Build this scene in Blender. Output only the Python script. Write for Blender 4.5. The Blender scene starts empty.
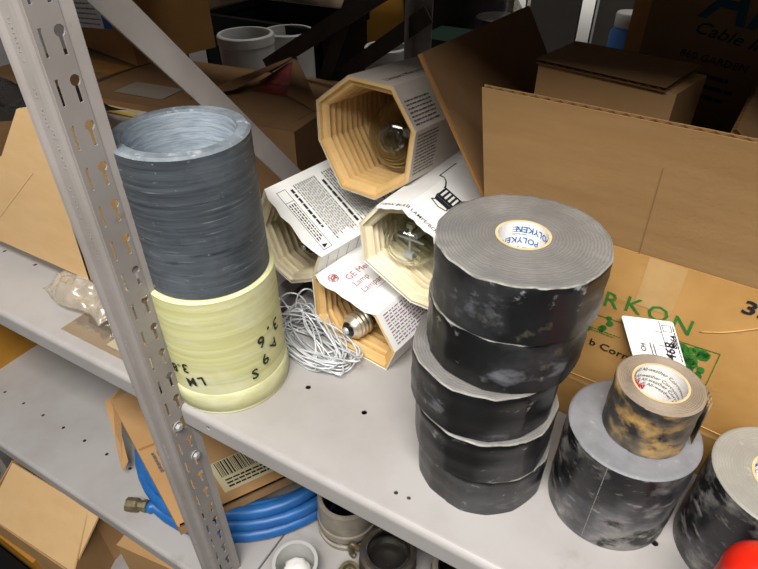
import bpy, bmesh, math, random
from math import sin, cos, pi, radians as R
from mathutils import Vector as V, Matrix as M, Euler, noise
random.seed(7)
SC = bpy.context.scene
COL = SC.collection

# ------------------------------------------------------------------ helpers
def lin(h):
    h = h.lstrip('#')
    return tuple(((c/12.92) if c <= .04045 else ((c+.055)/1.055)**2.4) for c in (int(h[i:i+2], 16)/255 for i in (0, 2, 4))) + (1,)

def mat(name, col, col2=None, scale=20, detail=4, lo=.35, hi=.65, stretch=(1, 1, 1), rough=.6, spec=.3, metal=0,
        bump=0, bscale=150, bstretch=(1, 1, 1), dust=None, rings=None, coat=0, rough2=None):
    m = bpy.data.materials.new(name); m.use_nodes = True
    n, l = m.node_tree.nodes, m.node_tree.links
    b = n['Principled BSDF']
    b.inputs['Roughness'].default_value = rough
    b.inputs['Specular IOR Level'].default_value = spec
    b.inputs['Metallic'].default_value = metal
    b.inputs['Coat Weight'].default_value = coat
    tc = n.new('ShaderNodeTexCoord')
    def noi(sc, st, det):
        mp = n.new('ShaderNodeMapping'); mp.inputs['Scale'].default_value = st
        l.new(tc.outputs['Object'], mp.inputs['Vector'])
        t = n.new('ShaderNodeTexNoise'); t.inputs['Scale'].default_value = sc; t.inputs['Detail'].default_value = det
        t.inputs['Roughness'].default_value = .6
        l.new(mp.outputs[0], t.inputs['Vector']); return t
    def ramp(src, a, bb):
        r = n.new('ShaderNodeMapRange'); r.inputs[1].default_value = a; r.inputs[2].default_value = bb
        l.new(src, r.inputs[0]); return r
    def mix(fac, ca, cb):
        x = n.new('ShaderNodeMix'); x.data_type = 'RGBA'
        l.new(fac, x.inputs[0])
        if isinstance(ca, tuple): x.inputs[6].default_value = ca
        else: l.new(ca, x.inputs[6])
        x.inputs[7].default_value = cb
        return x.outputs[2]
    c = lin(col) if isinstance(col, str) else col
    out = None
    if col2:
        r = ramp(noi(scale, stretch, detail).outputs[0], lo, hi)
        out = mix(r.outputs[0], c, lin(col2))
        if rough2 is not None:
            rr = n.new('ShaderNodeMapRange'); rr.inputs[3].default_value = rough; rr.inputs[4].default_value = rough2
            l.new(r.outputs[0], rr.inputs[0]); l.new(rr.outputs[0], b.inputs['Roughness'])
    if rings:
        w = n.new('ShaderNodeTexWave'); w.wave_type = 'RINGS'; w.rings_direction = 'Z'
        w.inputs['Scale'].default_value = rings[0]; w.inputs['Distortion'].default_value = rings[2]
        w.inputs['Detail'].default_value = 3; w.inputs['Detail Scale'].default_value = 1.5
        l.new(tc.outputs['Object'], w.inputs['Vector'])
        mm = n.new('ShaderNodeMath'); mm.operation = 'MULTIPLY'; mm.inputs[1].default_value = .6
        l.new(w.outputs['Fac'], mm.inputs[0])
        out = mix(mm.outputs[0], out if out else c, lin(rings[1]))
    if dust:
        for (dc, ds, da, db, st) in (dust if isinstance(dust, list) else [dust]):
            r = ramp(noi(ds, st, 6).outputs[0], da, db)
            out = mix(r.outputs[0], out if out else c, lin(dc))
    if out: l.new(out, b.inputs['Base Color'])
    else: b.inputs['Base Color'].default_value = c
    if bump:
        t = noi(bscale, bstretch, 3)
        bp = n.new('ShaderNodeBump'); bp.inputs['Strength'].default_value = bump; bp.inputs['Distance'].default_value = .002
        l.new(t.outputs[0], bp.inputs['Height']); l.new(bp.outputs[0], b.inputs['Normal'])
    return m

def clear_mat(name, tint='#ffffff', fac=.12, rough=.03, gl='#ffffff', bump=0, diffuse=0, dcol='#cccccc'):
    m = bpy.data.materials.new(name); m.use_nodes = True
    n, l = m.node_tree.nodes, m.node_tree.links
    n.remove(n['Principled BSDF'])
    t = n.new('ShaderNodeBsdfTransparent'); t.inputs[0].default_value = lin(tint)
    if name == 'clear_glass':
        lw2 = n.new('ShaderNodeLayerWeight'); lw2.inputs[0].default_value = .15
        mc = n.new('ShaderNodeMix'); mc.data_type = 'RGBA'; mc.inputs[6].default_value = lin(tint); mc.inputs[7].default_value = lin('#b9beba')
        l.new(lw2.outputs['Facing'], mc.inputs[0]); l.new(mc.outputs[2], t.inputs[0])
    g = n.new('ShaderNodeBsdfGlossy'); g.inputs['Roughness'].default_value = rough; g.inputs[0].default_value = lin(gl)
    lw = n.new('ShaderNodeLayerWeight'); lw.inputs[0].default_value = .35
    mr = n.new('ShaderNodeMapRange'); mr.inputs[3].default_value = fac; mr.inputs[4].default_value = .75
    mx = n.new('ShaderNodeMixShader')
    l.new(lw.outputs['Facing'], mr.inputs[0]); l.new(mr.outputs[0], mx.inputs[0])
    l.new(t.outputs[0], mx.inputs[1]); l.new(g.outputs[0], mx.inputs[2])
    last = mx
    if diffuse:
        d = n.new('ShaderNodeBsdfDiffuse'); d.inputs[0].default_value = lin(dcol)
        m2 = n.new('ShaderNodeMixShader'); m2.inputs[0].default_value = diffuse
        l.new(mx.outputs[0], m2.inputs[1]); l.new(d.outputs[0], m2.inputs[2]); last = m2
    if bump:
        tc = n.new('ShaderNodeTexCoord'); t2 = n.new('ShaderNodeTexNoise'); t2.inputs['Scale'].default_value = 60
        l.new(tc.outputs['Object'], t2.inputs['Vector'])
        bp = n.new('ShaderNodeBump'); bp.inputs['Strength'].default_value = bump; bp.inputs['Distance'].default_value = .004
        l.new(t2.outputs[0], bp.inputs['Height']); l.new(bp.outputs[0], g.inputs['Normal'])
    l.new(last.outputs[0], n['Material Output'].inputs['Surface'])
    return m

def tag(o, label, cat, group=None):
    o['label'] = label; o['category'] = cat
    if group: o['group'] = group
    return o

def thing(name, label, cat, loc=(0, 0, 0), rot=(0, 0, 0), group=None):
    o = bpy.data.objects.new(name, None); COL.objects.link(o)
    o.empty_display_size = .02
    o.location = loc; o.rotation_euler = rot
    return tag(o, label, cat, group)

def obj(name, bm, mats, parent=None, smooth=False, angle=None):
    me = bpy.data.meshes.new(name)
    bmesh.ops.recalc_face_normals(bm, faces=bm.faces[:])
    bm.to_mesh(me); bm.free()
    for m in (mats if isinstance(mats, (list, tuple)) else [mats]): me.materials.append(m)
    if smooth:
        me.polygons.foreach_set('use_smooth', [True]*len(me.polygons))
        if angle: me.set_sharp_from_angle(angle=R(angle))
    o = bpy.data.objects.new(name, me); COL.objects.link(o)
    if parent: o.parent = parent
    return o

def struct(name, bm, m):
    o = obj(name, bm, m); o['kind'] = 'structure'; return o

def q(bm, pts, mi=0):
    f = bm.faces.new([bm.verts.new(p) for p in pts]); f.material_index = mi; return f

def box(bm, lo, hi, mx=None, mi=0):
    x0, y0, z0 = lo; x1, y1, z1 = hi
    c = [V(p) for p in ((x0, y0, z0), (x1, y0, z0), (x1, y1, z0), (x0, y1, z0), (x0, y0, z1), (x1, y0, z1), (x1, y1, z1), (x0, y1, z1))]
    if mx: c = [mx @ p for p in c]
    vs = [bm.verts.new(p) for p in c]
    for f in ((3, 2, 1, 0), (4, 5, 6, 7), (0, 1, 5, 4), (1, 2, 6, 5), (2, 3, 7, 6), (3, 0, 4, 7)):
        bm.faces.new([vs[i] for i in f]).material_index = mi

def slab(bm, pts, t, mi=0, emi=None):
    """planar polygon given thickness t behind its face"""
    pts = [V(p) for p in pts]
    nrm = (pts[1]-pts[0]).cross(pts[2]-pts[0]).normalized()
    a = [bm.verts.new(p) for p in pts]; b = [bm.verts.new(p-nrm*t) for p in pts]
    bm.faces.new(a).material_index = mi; bm.faces.new(b[::-1]).material_index = mi
    for i in range(len(a)):
        j = (i+1) % len(a)
        bm.faces.new([a[i], b[i], b[j], a[j]]).material_index = mi if emi is None else emi

def board(bm, p0, p1, p3, t=.004, flute=.0075, mi=0, fmi=1):
    """corrugated board: corner p0, width edge to p1, flute direction to p3; two liners and a real zigzag medium"""
    p0, p1, p3 = V(p0), V(p1), V(p3)
    w, h = p1-p0, p3-p0
    n = w.cross(h).normalized()
    k = .0007
    slab(bm, [p0, p1, p1+h, p3], k, mi)
    b0 = p0-n*(t-k)
    slab(bm, [b0, b0+w, b0+w+h, b0+h], k, mi)
    cnt = max(4, int(w.length/flute)*4)
    ra = []
    for i in range(cnt+1):
        d = k+(t-2*k)*(.5-.5*cos(i*pi/2))
        p = p0+w*(i/cnt)-n*d+h*.002
        ra.append((bm.verts.new(p), bm.verts.new(p+h*.996)))
    for i in range(cnt):
        bm.faces.new([ra[i][0], ra[i+1][0], ra[i+1][1], ra[i][1]]).material_index = fmi

def lathe(bm, prof, n=64, rf=None, mi=None, mx=None, cap0=False, cap1=False, closed=False):
    rows = []
    for k, (r, z) in enumerate(prof):
        row = []
        for i in range(n):
            a = 2*pi*i/n
            rr = r if rf is None else rf(a, r, z, k)
            p = V((rr*cos(a), rr*sin(a), z))
            row.append(bm.verts.new(mx @ p if mx else p))
        rows.append(row)
    ks = list(range(len(prof)-1))
    if closed: rows.append(rows[0]); ks.append(len(prof)-1)
    for k in ks:
        for i in range(n):
            j = (i+1) % n
            f = bm.faces.new([rows[k][i], rows[k][j], rows[k+1][j], rows[k+1][i]])
            f.material_index = mi[k] if mi else 0
    if cap0: bm.faces.new(rows[0][::-1]).material_index = mi[0] if mi else 0
    if cap1: bm.faces.new(rows[-1]).material_index = mi[-1] if mi else 0

def tube(bm, pts, r, n=8, mi=0, cyc=False):
    pts = [V(p) for p in pts]
    rows = []; L = len(pts); up = V((.3, .2, 1)).normalized()
    for i in range(L):
        a = pts[i-1] if (i > 0 or cyc) else pts[0]
        b = pts[(i+1) % L] if (i < L-1 or cyc) else pts[-1]
        t = (b-a).normalized()
        u = t.cross(up)
        if u.length < 1e-4: u = t.cross(V((1, 0, 0)))
        u.normalize(); v = u.cross(t)
        rad = r(i/(L-1)) if callable(r) else r
        rows.append([bm.verts.new(pts[i]+(u*cos(2*pi*k/n)+v*sin(2*pi*k/n))*rad) for k in range(n)])
    for i in range(L if cyc else L-1):
        A, B = rows[i], rows[(i+1) % L]
        for k in range(n):
            bm.faces.new([A[k], A[(k+1) % n], B[(k+1) % n], B[k]]).material_index = mi
    if not cyc:
        bm.faces.new(rows[0][::-1]).material_index = mi; bm.faces.new(rows[-1]).material_index = mi

def spline(ctrl, m=8, cyc=False):
    c = [V(p) for p in ctrl]; out = []; n = len(c)
    for i in range(n if cyc else n-1):
        if cyc: p = [c[(i+k-1) % n] for k in range(4)]
        else: p = [c[max(0, i-1)], c[i], c[i+1], c[min(n-1, i+2)]]
        for s in range(m):
            t = s/m
            out.append(.5*((2*p[1])+(p[2]-p[0])*t+(2*p[0]-5*p[1]+4*p[2]-p[3])*t*t+(3*p[1]-p[0]-3*p[2]+p[3])*t**3))
    if not cyc: out.append(c[-1])
    return out

def plate_mesh(outer, holes, t):
    """flat plate in XY with real holes"""
    cu = bpy.data.curves.new('plate_outline', 'CURVE'); cu.dimensions = '2D'; cu.fill_mode = 'BOTH'; cu.extrude = t/2
    for ring in [outer]+holes:
        s = cu.splines.new('POLY'); s.points.add(len(ring)-1)
        for p, c in zip(s.points, ring): p.co = (c[0], c[1], 0, 1)
        s.use_cyclic_u = True
    o = bpy.data.objects.new('plate_outline', cu); COL.objects.link(o)
    me = bpy.data.meshes.new_from_object(o.evaluated_get(bpy.context.evaluated_depsgraph_get()))
    bpy.data.objects.remove(o); bpy.data.curves.remove(cu)
    return me

def add_mesh(bm, me, fn, mi=0):
    vs = [bm.verts.new(fn(v.co)) for v in me.vertices]
    for p in me.polygons:
        try: bm.faces.new([vs[i] for i in p.vertices]).material_index = mi
        except ValueError: pass
    bpy.data.meshes.remove(me)

def text_mesh(s, size, bold=0, align='CENTER', shear=0):
    cu = bpy.data.curves.new('lettering', 'FONT'); cu.body = s; cu.size = size; cu.offset = bold*size
    cu.align_x = align; cu.align_y = 'CENTER'; cu.resolution_u = 2; cu.shear = shear
    o = bpy.data.objects.new('lettering', cu); COL.objects.link(o)
    me = bpy.data.meshes.new_from_object(o.evaluated_get(bpy.context.evaluated_depsgraph_get()))
    bpy.data.objects.remove(o); bpy.data.curves.remove(cu)
    return me

def put_text(bm, s, size, fn, at=(0, 0), rot=0, bold=.01, align='CENTER', shear=0, sx=1, mi=0):
    c, d = cos(R(rot)), sin(R(rot))
    add_mesh(bm, text_mesh(s, size, bold, align, shear),
             lambda p: fn(at[0]+p.x*sx*c-p.y*d, at[1]+p.x*sx*d+p.y*c), mi)

def bars(bm, u0, u1, v0, v1, rows, fn, frac=.55, rng=None, seg=3, wmin=.02, wmax=.09, ragged=.15, mi=0):
    """rows of print too small to read: word-long strokes of varied height"""
    rng = rng or random
    dv = (v1-v0)/rows
    for r in range(rows):
        u = u0; end = u1-(u1-u0)*rng.random()*ragged
        while u < end:
            w = (u1-u0)*rng.uniform(wmin, wmax); e = min(u+w, end)
            va = v0+dv*(r+.5-frac/2*rng.uniform(.8, 1.1)); vb = v0+dv*(r+.5+frac/2*rng.uniform(.8, 1.1))
            q(bm, [fn(u, va), fn(e, va), fn(e, vb), fn(u, vb)], mi)
            u = e+(u1-u0)*.018

def arc_pts(cx, cy, r, n=10, a0=0, a1=2*pi):
    return [(cx+r*cos(a0+(a1-a0)*i/n), cy+r*sin(a0+(a1-a0)*i/n)) for i in range(n)]

# ------------------------------------------------------------------ materials
STEEL = mat('painted_steel', '#aeaaa7', '#a29d99', 9, 5, .4, .7, rough=.42, spec=.4, dust=('#8f877f', 14, .62, .8, (1, 1, 1)))
STEELP = mat('painted_post_steel', '#9f9893', '#928b85', 12, 4, .4, .7, rough=.45, spec=.4, dust=('#82786f', 40, .64, .78, (1, 1, 1)))
ZINC = mat('zinc', '#d8d8d6', rough=.3, metal=.5, spec=.6)
KRAFT = mat('kraft_board', '#b08b5d', '#a37e52', 10, 5, .3, .75, stretch=(1, 1, 6), rough=.8, spec=.15, bump=.12, bscale=250)
KRAFT_L = mat('pale_kraft_board', '#dcb887', '#d2ac79', 14, 5, .3, .75, stretch=(1, 1, 3), rough=.8, spec=.15, bump=.1, bscale=300)
KRAFT_P = mat('printed_kraft_board', '#c09459', '#a97c40', 9, 6, .35, .7, rough=.5, spec=.35, bump=.4, bscale=22,
              dust=('#a2793f', 18, .6, .75, (1, 1, 3)))
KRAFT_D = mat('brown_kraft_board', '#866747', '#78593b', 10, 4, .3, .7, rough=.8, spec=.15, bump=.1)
KRAFT_B = mat('tan_kraft_board', '#bd9668', '#b28a5c', 9, 4, .3, .7, rough=.8, spec=.15, bump=.1)
KRAFT_O = mat('orange_kraft_board', '#a97d4b', '#9b7040', 9, 4, .3, .7, rough=.8, spec=.15, bump=.1)
KRAFT_Y = mat('ochre_kraft_board', '#c08c3c', '#ab7829', 9, 4, .3, .7, rough=.8, spec=.15, bump=.1)
FLUTE = mat('flute_paper', '#8d6538', rough=.9, spec=.1)
PACKTAPE = mat('packing_tape', '#b98749', '#a97638', 30, 4, .3, .7, rough=.25, spec=.5, bump=.2, bscale=60)
LINER_T = mat('tan_corrugated_liner', '#dfbb80', '#d3ab6c', 30, 3, .35, .7, rough=.8, spec=.15)
LINER_C = mat('cream_corrugated_liner', '#ece1c3', '#e2d4b0', 30, 3, .35, .7, rough=.8, spec=.15)
PAPER_W = mat('white_carton_paper', '#f0efeb', '#e8e5df', 18, 3, .4, .7, rough=.55, spec=.3)
PAPER_G = mat('greyish_carton_paper', '#cfc6bb', '#c2b8ac', 14, 3, .4, .7, rough=.6, spec=.25)
INK = mat('black_ink', '#26262a', rough=.7, spec=.2)
INK_G = mat('grey_ink', '#63605e', rough=.7, spec=.2)
INK_R = mat('maroon_ink', '#9a2f45', rough=.7, spec=.2)
INK_B = mat('blue_ink', '#2a66ae', rough=.6, spec=.2)
INK_N = mat('teal_ink', '#1f4652', rough=.7, spec=.2)
INK_GR = mat('green_ink', '#2f6e2b', '#3f7d33', 80, 3, .4, .6, rough=.7, spec=.2)
INK_RED = mat('red_ink', '#d0243a', rough=.6, spec=.2)
MARKER = mat('marker_ink', '#2f3328', rough=.6, spec=.2)
TAPE = mat('black_tape', '#111112', '#1c1c1d', 14, 5, .4, .65, rough=.3, spec=.5, bump=.3, bscale=22, rough2=.42,
           dust=[('#4c4c4f', 8, .50, .74, (1, 1, 1.2)), ('#85858a', 15, .60, .76, (1, 1, 1.6)), ('#9a9a9a', 60, .64, .76, (1, 1, 1.3)), ('#6d6650', 26, .68, .82, (1, 1, 1))])
TAPE2 = mat('dusty_black_tape', '#161618', '#232327', 14, 5, .4, .65, rough=.32, spec=.5, bump=.25, bscale=22, rough2=.5,
            dust=[('#66656a', 9, .44, .60, (1, 1, 1)), ('#8f8c86', 15, .48, .64, (1, 1, 1.3)), ('#141416', 17, .55, .61, (1, 1, 1.2)), ('#a5a29b', 60, .57, .74, (.7, .7, 1.6))])
TAPE_SM = mat('dirty_black_tape', '#2b2825', '#4d4a47', 30, 5, .4, .65, rough=.5, spec=.4, bump=.2, bscale=60,
              dust=[('#8f8069', 20, .42, .70, (1, 1, 1.3)), ('#c09a5a', 42, .48, .68, (1, 1, 1.4)), ('#1c1b1b', 38, .58, .68, (1, 1, 1))])
EDGE = mat('tape_edge', '#6f6d6a', '#888580', 22, 6, .35, .65, rough=.42, spec=.5, rings=(130, '#63615e', 4), bump=.2, bscale=150,
           dust=('#8a8883', 24, .6, .8, (1, 1, 1)))
EDGE2 = mat('smooth_tape_edge', '#77777a', '#838386', 60, 4, .35, .65, rough=.5, spec=.35, dust=('#9c9c9c', 120, .64, .74, (1, 1, 1)))
EDGE3 = mat('pale_tape_edge', '#8e8b84', '#9c998f', 50, 4, .35, .65, rough=.45, spec=.4, rings=(150, '#8a877f', 4), dust=('#bcb8ae', 60, .62, .8, (1, 1, 1)))
EDGE_SM = mat('dusty_tape_edge', '#998a76', '#837565', 40, 5, .35, .65, rough=.6, spec=.3, rings=(170, '#857768', 3), dust=('#62595a', 34, .56, .72, (1, 1, 1)))
RIM = mat('worn_tape_rim', '#aaa79e', '#6f6c66', 60, 4, .35, .65, rough=.5)
CORE = mat('tan_paperboard_core', '#d6be92', '#c6ab7a', 80, 3, .35, .65, rough=.8)
LABELW = mat('white_label_paper', '#eceae6', rough=.5)
SLATE = mat('grey_striated_wrap', '#353a3f', '#545a60', 40, 8, .3, .72, stretch=(.3, .3, 8), rough=.5, spec=.4, bump=.12, bscale=60, bstretch=(.4, .4, 9),
            dust=[('#6c737a', 9, .5, .8, (1, 1, 1)), ('#9aa1a6', 60, .60, .80, (.35, .35, 10)), ('#26292d', 30, .60, .75, (.5, .5, 4)), ('#b3b9bc', 120, .66, .78, (1.2, 1.2, 2))])
SLATE_T = mat('grey_scuffed_rim', '#60676d', '#7e868c', 60, 7, .35, .65, rough=.55, dust=[('#aeb4b8', 90, .58, .74, (1, 1, 1)), ('#4c5257', 50, .62, .75, (1, 1, 1))])
YEL = mat('pale_yellow_wrap', '#dcdaa4', '#c9c684', 16, 8, .35, .68, stretch=(.3, .3, 12), rough=.5, spec=.35, bump=.12, bscale=55, bstretch=(.4, .4, 8),
          dust=[('#eae8cd', 20, .56, .75, (.6, .6, 6)), ('#e6e3c4', 9, .52, .7, (1, 1, 1)), ('#8b8a5d', 16, .70, .82, (.8, .8, 2.5))])
YEL_L = mat('pale_yellow_rim', '#e2e0b4', '#d4d29b', 40, 5, .35, .65, rough=.6)
GLASS = clear_mat('clear_glass', '#eef1ee', .05, .03)
FILM = clear_mat('crumpled_film', '#f0eadf', .08, .2, bump=.5, diffuse=.28, dcol='#e6dccb')
BLISTER = clear_mat('clear_plastic', '#f0ece6', .06, .08, bump=.3, diffuse=.04, dcol='#d8d0c4')
BRASS = mat('nickel_brass', '#e2dac6', '#cbbfa2', 60, 4, .35, .65, rough=.3, metal=.7)
BRASS_D = mat('dark_brass', '#6b5334', '#403324', 60, 4, .35, .65, rough=.5, metal=.6)
DARKGL = mat('black_glass_insulator', '#1c1e20', rough=.2, spec=.6)
WHITEGL = mat('white_ceramic', '#d9dbd8', rough=.3)
WIRE = mat('grey_wire', '#dfe2e4', '#c3c7ca', 60, 2, .4, .6, rough=.32, spec=.5, metal=.2)
HOSE = mat('blue_hose', '#2569ae', '#2160a2', 30, 3, .4, .6, rough=.4, spec=.45)
FITTING = mat('tarnished_fitting', '#8d8266', '#6c6149', 90, 4, .35, .65, rough=.45, metal=.5)
CAST = mat('grey_cast_fitting', '#a39a8c', '#8c8376', 40, 4, .35, .65, rough=.5, spec=.35)
CHROME = mat('polished_ring', '#b9b7b2', rough=.22, metal=1)
DARK = mat('dark_plastic', '#25211e', '#302b27', 20, 3, .4, .6, rough=.4)
BLACKP = mat('black_plastic', '#141414', rough=.35)
DARKFILM = clear_mat('dark_film', '#4a4644', .25, .12, bump=.9, diffuse=.55, dcol='#2a2725')
PVC = mat('white_pvc', '#d5d4d0', '#cac8c3', 20, 3, .4, .6, rough=.4)
REDP = mat('red_plastic', '#d8230f', rough=.28, spec=.5)
BROWNP = mat('brown_sacking', '#6f5b46', '#5e4b38', 40, 4, .35, .65, rough=.9)
GREENP = mat('dark_green_plastic', '#22382d', rough=.5)
BLUEP = mat('blue_label', '#4a7ab8', rough=.5)
YELL = mat('yellow_label', '#d8b53a', rough=.5)
REDPAPER = mat('red_print', '#8e3330', '#6a2725', 30, 3, .4, .6, rough=.6)
CONCRETE = mat('concrete', '#6f6c68', '#5f5c58', 5, 6, .35, .65, rough=.8)
WALLP = mat('wall_paint', '#35312c', '#2e2a26', 4, 4, .35, .65, rough=.9)

# ------------------------------------------------------------------ setting
bm = bmesh.new(); box(bm, (-3.5, -3, -1.06), (3, 2.2, -1.0)); struct('floor', bm, CONCRETE)
bm = bmesh.new(); box(bm, (-3.5, 2.2, -1.06), (3, 2.3, 2.2)); struct('wall_back', bm, WALLP)

# ------------------------------------------------------------------ shelving unit
unit = thing('shelving_unit', 'grey painted steel shelving unit with slotted posts, front bay shelves and flat side brace', 'shelving', (0, 0, -1.0))
ZU = 1.0   # unit root is on the floor; part meshes are lifted by this

def post_bm(dx):
    b = bmesh.new()
    z0, z1 = 0, 1.75
    x = -.435+dx
    path = [(x, -.0125), (x, -.0165), (x+.002, -.0195), (x+.005, -.021), (x+.008, -.0205), (x+.011, -.018), (x+.024, -.018), (x+.027, -.0198),
            (x+.031, -.0225), (x+.035, -.0218), (x+.0375, -.0195), (x+.038, -.0178)]
    for (ax, ay), (bx, by) in zip(path, path[1:]):
        d = V((bx-ax, by-ay, 0)).normalized(); n = V((-d.y, d.x, 0))*.0014
        for off in (V((0, 0, 0)), n):
            q(b, [V((ax, ay, z0))+off, V((bx, by, z0))+off, V((bx, by, z1))+off, V((ax, ay, z1))+off])
    # perforated side face with keyholes and slots
    holes = []
    k = -46
    while True:
        zc = .378-.0335*k*1.0
        k += 1
        if zc > .71: continue
        if zc < -.92: break
        zz = zc+ZU
        a = [(.0015+.0042*cos(t), zz+.005+.0042*sin(t)) for t in [R(-65)+R(310)*i/12 for i in range(13)]]
        hs = [a+[(-.0002, zz-.011), (.0032, zz-.011)], [(-.0138, zz-.010), (-.0112, zz-.010), (-.0112, zz+.009), (-.0138, zz+.009)]]
        up = [[(px, pz-zz) for px, pz in h] for h in hs]
        me = plate_mesh([(-.0178, -.01675), (.007, -.01675), (.007, .01675), (-.0178, .01675)], up, .0014)
        add_mesh(b, me, lambda p: V((x+.038+p.z, p.x, p.y+zz)))
        zlo = zz-.01675
    zhi = .378+.0335*46
    box(b, (x+.0373, -.0178, 0), (x+.0387, .007, zlo))
    for off in (0, .0014):
        q(b, [V((x+.038, .007+off, z0)), V((x+.0405, .0165+off*.3, z0)), V((x+.0405, .0165+off*.3, z1)), V((x+.038, .007+off, z1))])
    return b

p = obj('upright_post', post_bm(0), STEELP, unit, True, 25)
# embossed maker's lettering on the recessed strip of the post: worn, tiny raised strokes
bm = bmesh.new()
rng = random.Random(3)
for zc in (.395, .345, .315, .27, .23, .10, -.06):
    z = zc
    for i in range(11):
        if rng.random() < .3: z -= .003; continue
        w = rng.uniform(.0012, .002)
        xx = -.4175+rng.uniform(-.0006, .0006)+(.004 if zc in (.315, .23) else 0)
        box(bm, (xx-.0012, -.0182, z+ZU), (xx+.0012, -.0179, z+w*.4+ZU))
        box(bm, (xx-.0012+(.0018 if i % 2 else 0), -.0184, z+ZU), (xx-.0006+(.0018 if i % 2 else 0), -.0179, z+w+ZU))
        z -= .0031
    obj('embossed_lettering', bm, STEELP, p); bm = bmesh.new()
bm.free()
for (by, bz) in ((.002, -.0845), (-.008, -.0225)):
    bm = bmesh.new()
    mx = M.Translation((-.3964, by, bz+ZU)) @ M.Rotation(pi/2, 4, 'Y')
    lathe(bm, [(.006, 0), (.0062, .001), (.0058, .0014)], 20, mx=mx, cap0=True)
    lathe(bm, [(.0045, .0014), (.0045, .0045), (.0035, .0055)], 6, mx=mx, cap1=True)
    obj('bolt', bm, ZINC, p)
p2 = obj('upright_post', post_bm(-.763), STEELP, unit, True, 25)

def shelf_bm(x0, x1, z, y0=.002, y1=.61, holes=(), liph=.03, lipholes=()):
    b = bmesh.new(); z = z+ZU
    hs = [arc_pts(hx, hy, hr, 10) for hx, hy, hr in holes]
    add_mesh(b, plate_mesh([(x0, y0+.007), (x1, y0+.007), (x1, y1), (x0, y1)], hs, .0012), lambda p: V((p.x, p.y, z-.0007+p.z)))
    # rolled front lip
    add_mesh(b, plate_mesh([(x0, z-liph+.003), (x1, z-liph+.003), (x1, z-.007), (x0, z-.007)], [arc_pts(hx, z+hz, .0028, 10) for hx, hz in lipholes], .0012),
             lambda p: V((p.x, y0+.0006+p.z, p.y)))
    prof = [(y0+.007-.007*sin(t), z-.007+.007*cos(t)-.0001) for t in [pi/2*i/6 for i in range(7)]]
    for (ya, za), (yb, zb) in zip(prof, prof[1:]): q(b, [(x0, ya, za), (x1, ya, za), (x1, yb, zb), (x0, yb, zb)])
    prof = [(y0+.003-.003*cos(t), z-liph+.003-.003*sin(t)) for t in [pi/2*i/4 for i in range(5)]]+[(y0+.016, z-liph)]
    for (ya, za), (yb, zb) in zip(prof, prof[1:]): q(b, [(x0, ya, za), (x1, ya, za), (x1, yb, zb), (x0, yb, zb)])
    for xa in (x0, x1):
        box(b, (xa-.0006, y0+.003, z-liph), (xa+.0006, y1, z-.0013))
    box(b, (x0, y1-.001, z-liph), (x1, y1, z-.0013))
    return b

main_holes = [(-.291+.0735*k, .094, .0032) for k in range(0, 7)]+[(-.142, .026, .0022), (-.129, .027, .002), (-.305, .30, .003), (-.232, .30, .003)]
obj('shelf_panel', shelf_bm(-.3955, .52, 0, holes=main_holes, lipholes=[(-.358, -.013), (.45, -.013)]), STEEL, unit, True, 25)
obj('shelf_panel', shelf_bm(-1.157, -.437, 0, holes=[(-1.0+.0735*k, .094, .003) for k in range(5)], lipholes=[(-.472, -.014)]), STEEL, unit, True, 25)
low_holes = [(-1.091+.0595*k, .054, .0032) for k in range(10)]
obj('shelf_panel', shelf_bm(-1.157, -.371, -.37, y0=-.028, holes=low_holes), STEEL, unit, True, 25)
obj('shelf_panel', shelf_bm(-.367, .52, -.37, y0=-.028), STEEL, unit, True, 25)
obj('shelf_panel', shelf_bm(-1.157, .52, -.74, y0=-.028), STEEL, unit, True, 25)
obj('shelf_panel', shelf_bm(-1.157, .52, .59), STEEL, unit, True, 25)
# flat sway brace across the side of the bay
bm = bmesh.new()
a, b = V((-.432, .042, .425+ZU)), V((-.432, .442, -.047+ZU))
d = (b-a).normalized(); n = V((0, -d.z, d.y))*.0135
if n.z < 0: n = -n
slab(bm, [a+n, a-n, b-n, b+n], .003)
obj('sway_brace', bm, STEELP, unit)
# rear posts and rear braces
for xx in (-.434, -1.19, .50):
    bm = bmesh.new()
    box(bm, (xx, .615, 0), (xx+.032, .617, 1.75)); box(bm, (xx, .585, 0), (xx+.002, .617, 1.75))
    obj('rear_post', bm, STEELP, unit)
for name, P, w in (('rear_brace', [(-.405, .622, .34), (-.66, .622, .10)], .013),):
    pass
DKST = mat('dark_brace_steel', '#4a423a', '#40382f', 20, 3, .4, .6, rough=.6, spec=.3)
def flat_bar(name, a, b, w, t=.003, m=DKST):
    bm = bmesh.new(); a, b = V(a), V(b); a.z += ZU; b.z += ZU
    d = (b-a).normalized(); n = V((0, 1, 0)).cross(d).normalized()*w/2
    slab(bm, [a-n, b-n, b+n, a+n], t)
    obj(name, bm, m, unit)
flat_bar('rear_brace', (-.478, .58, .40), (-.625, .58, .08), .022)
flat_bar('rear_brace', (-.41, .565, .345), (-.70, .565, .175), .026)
flat_bar('rear_brace', (-.40, .60, .285), (-.62, .60, .13), .026)

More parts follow.
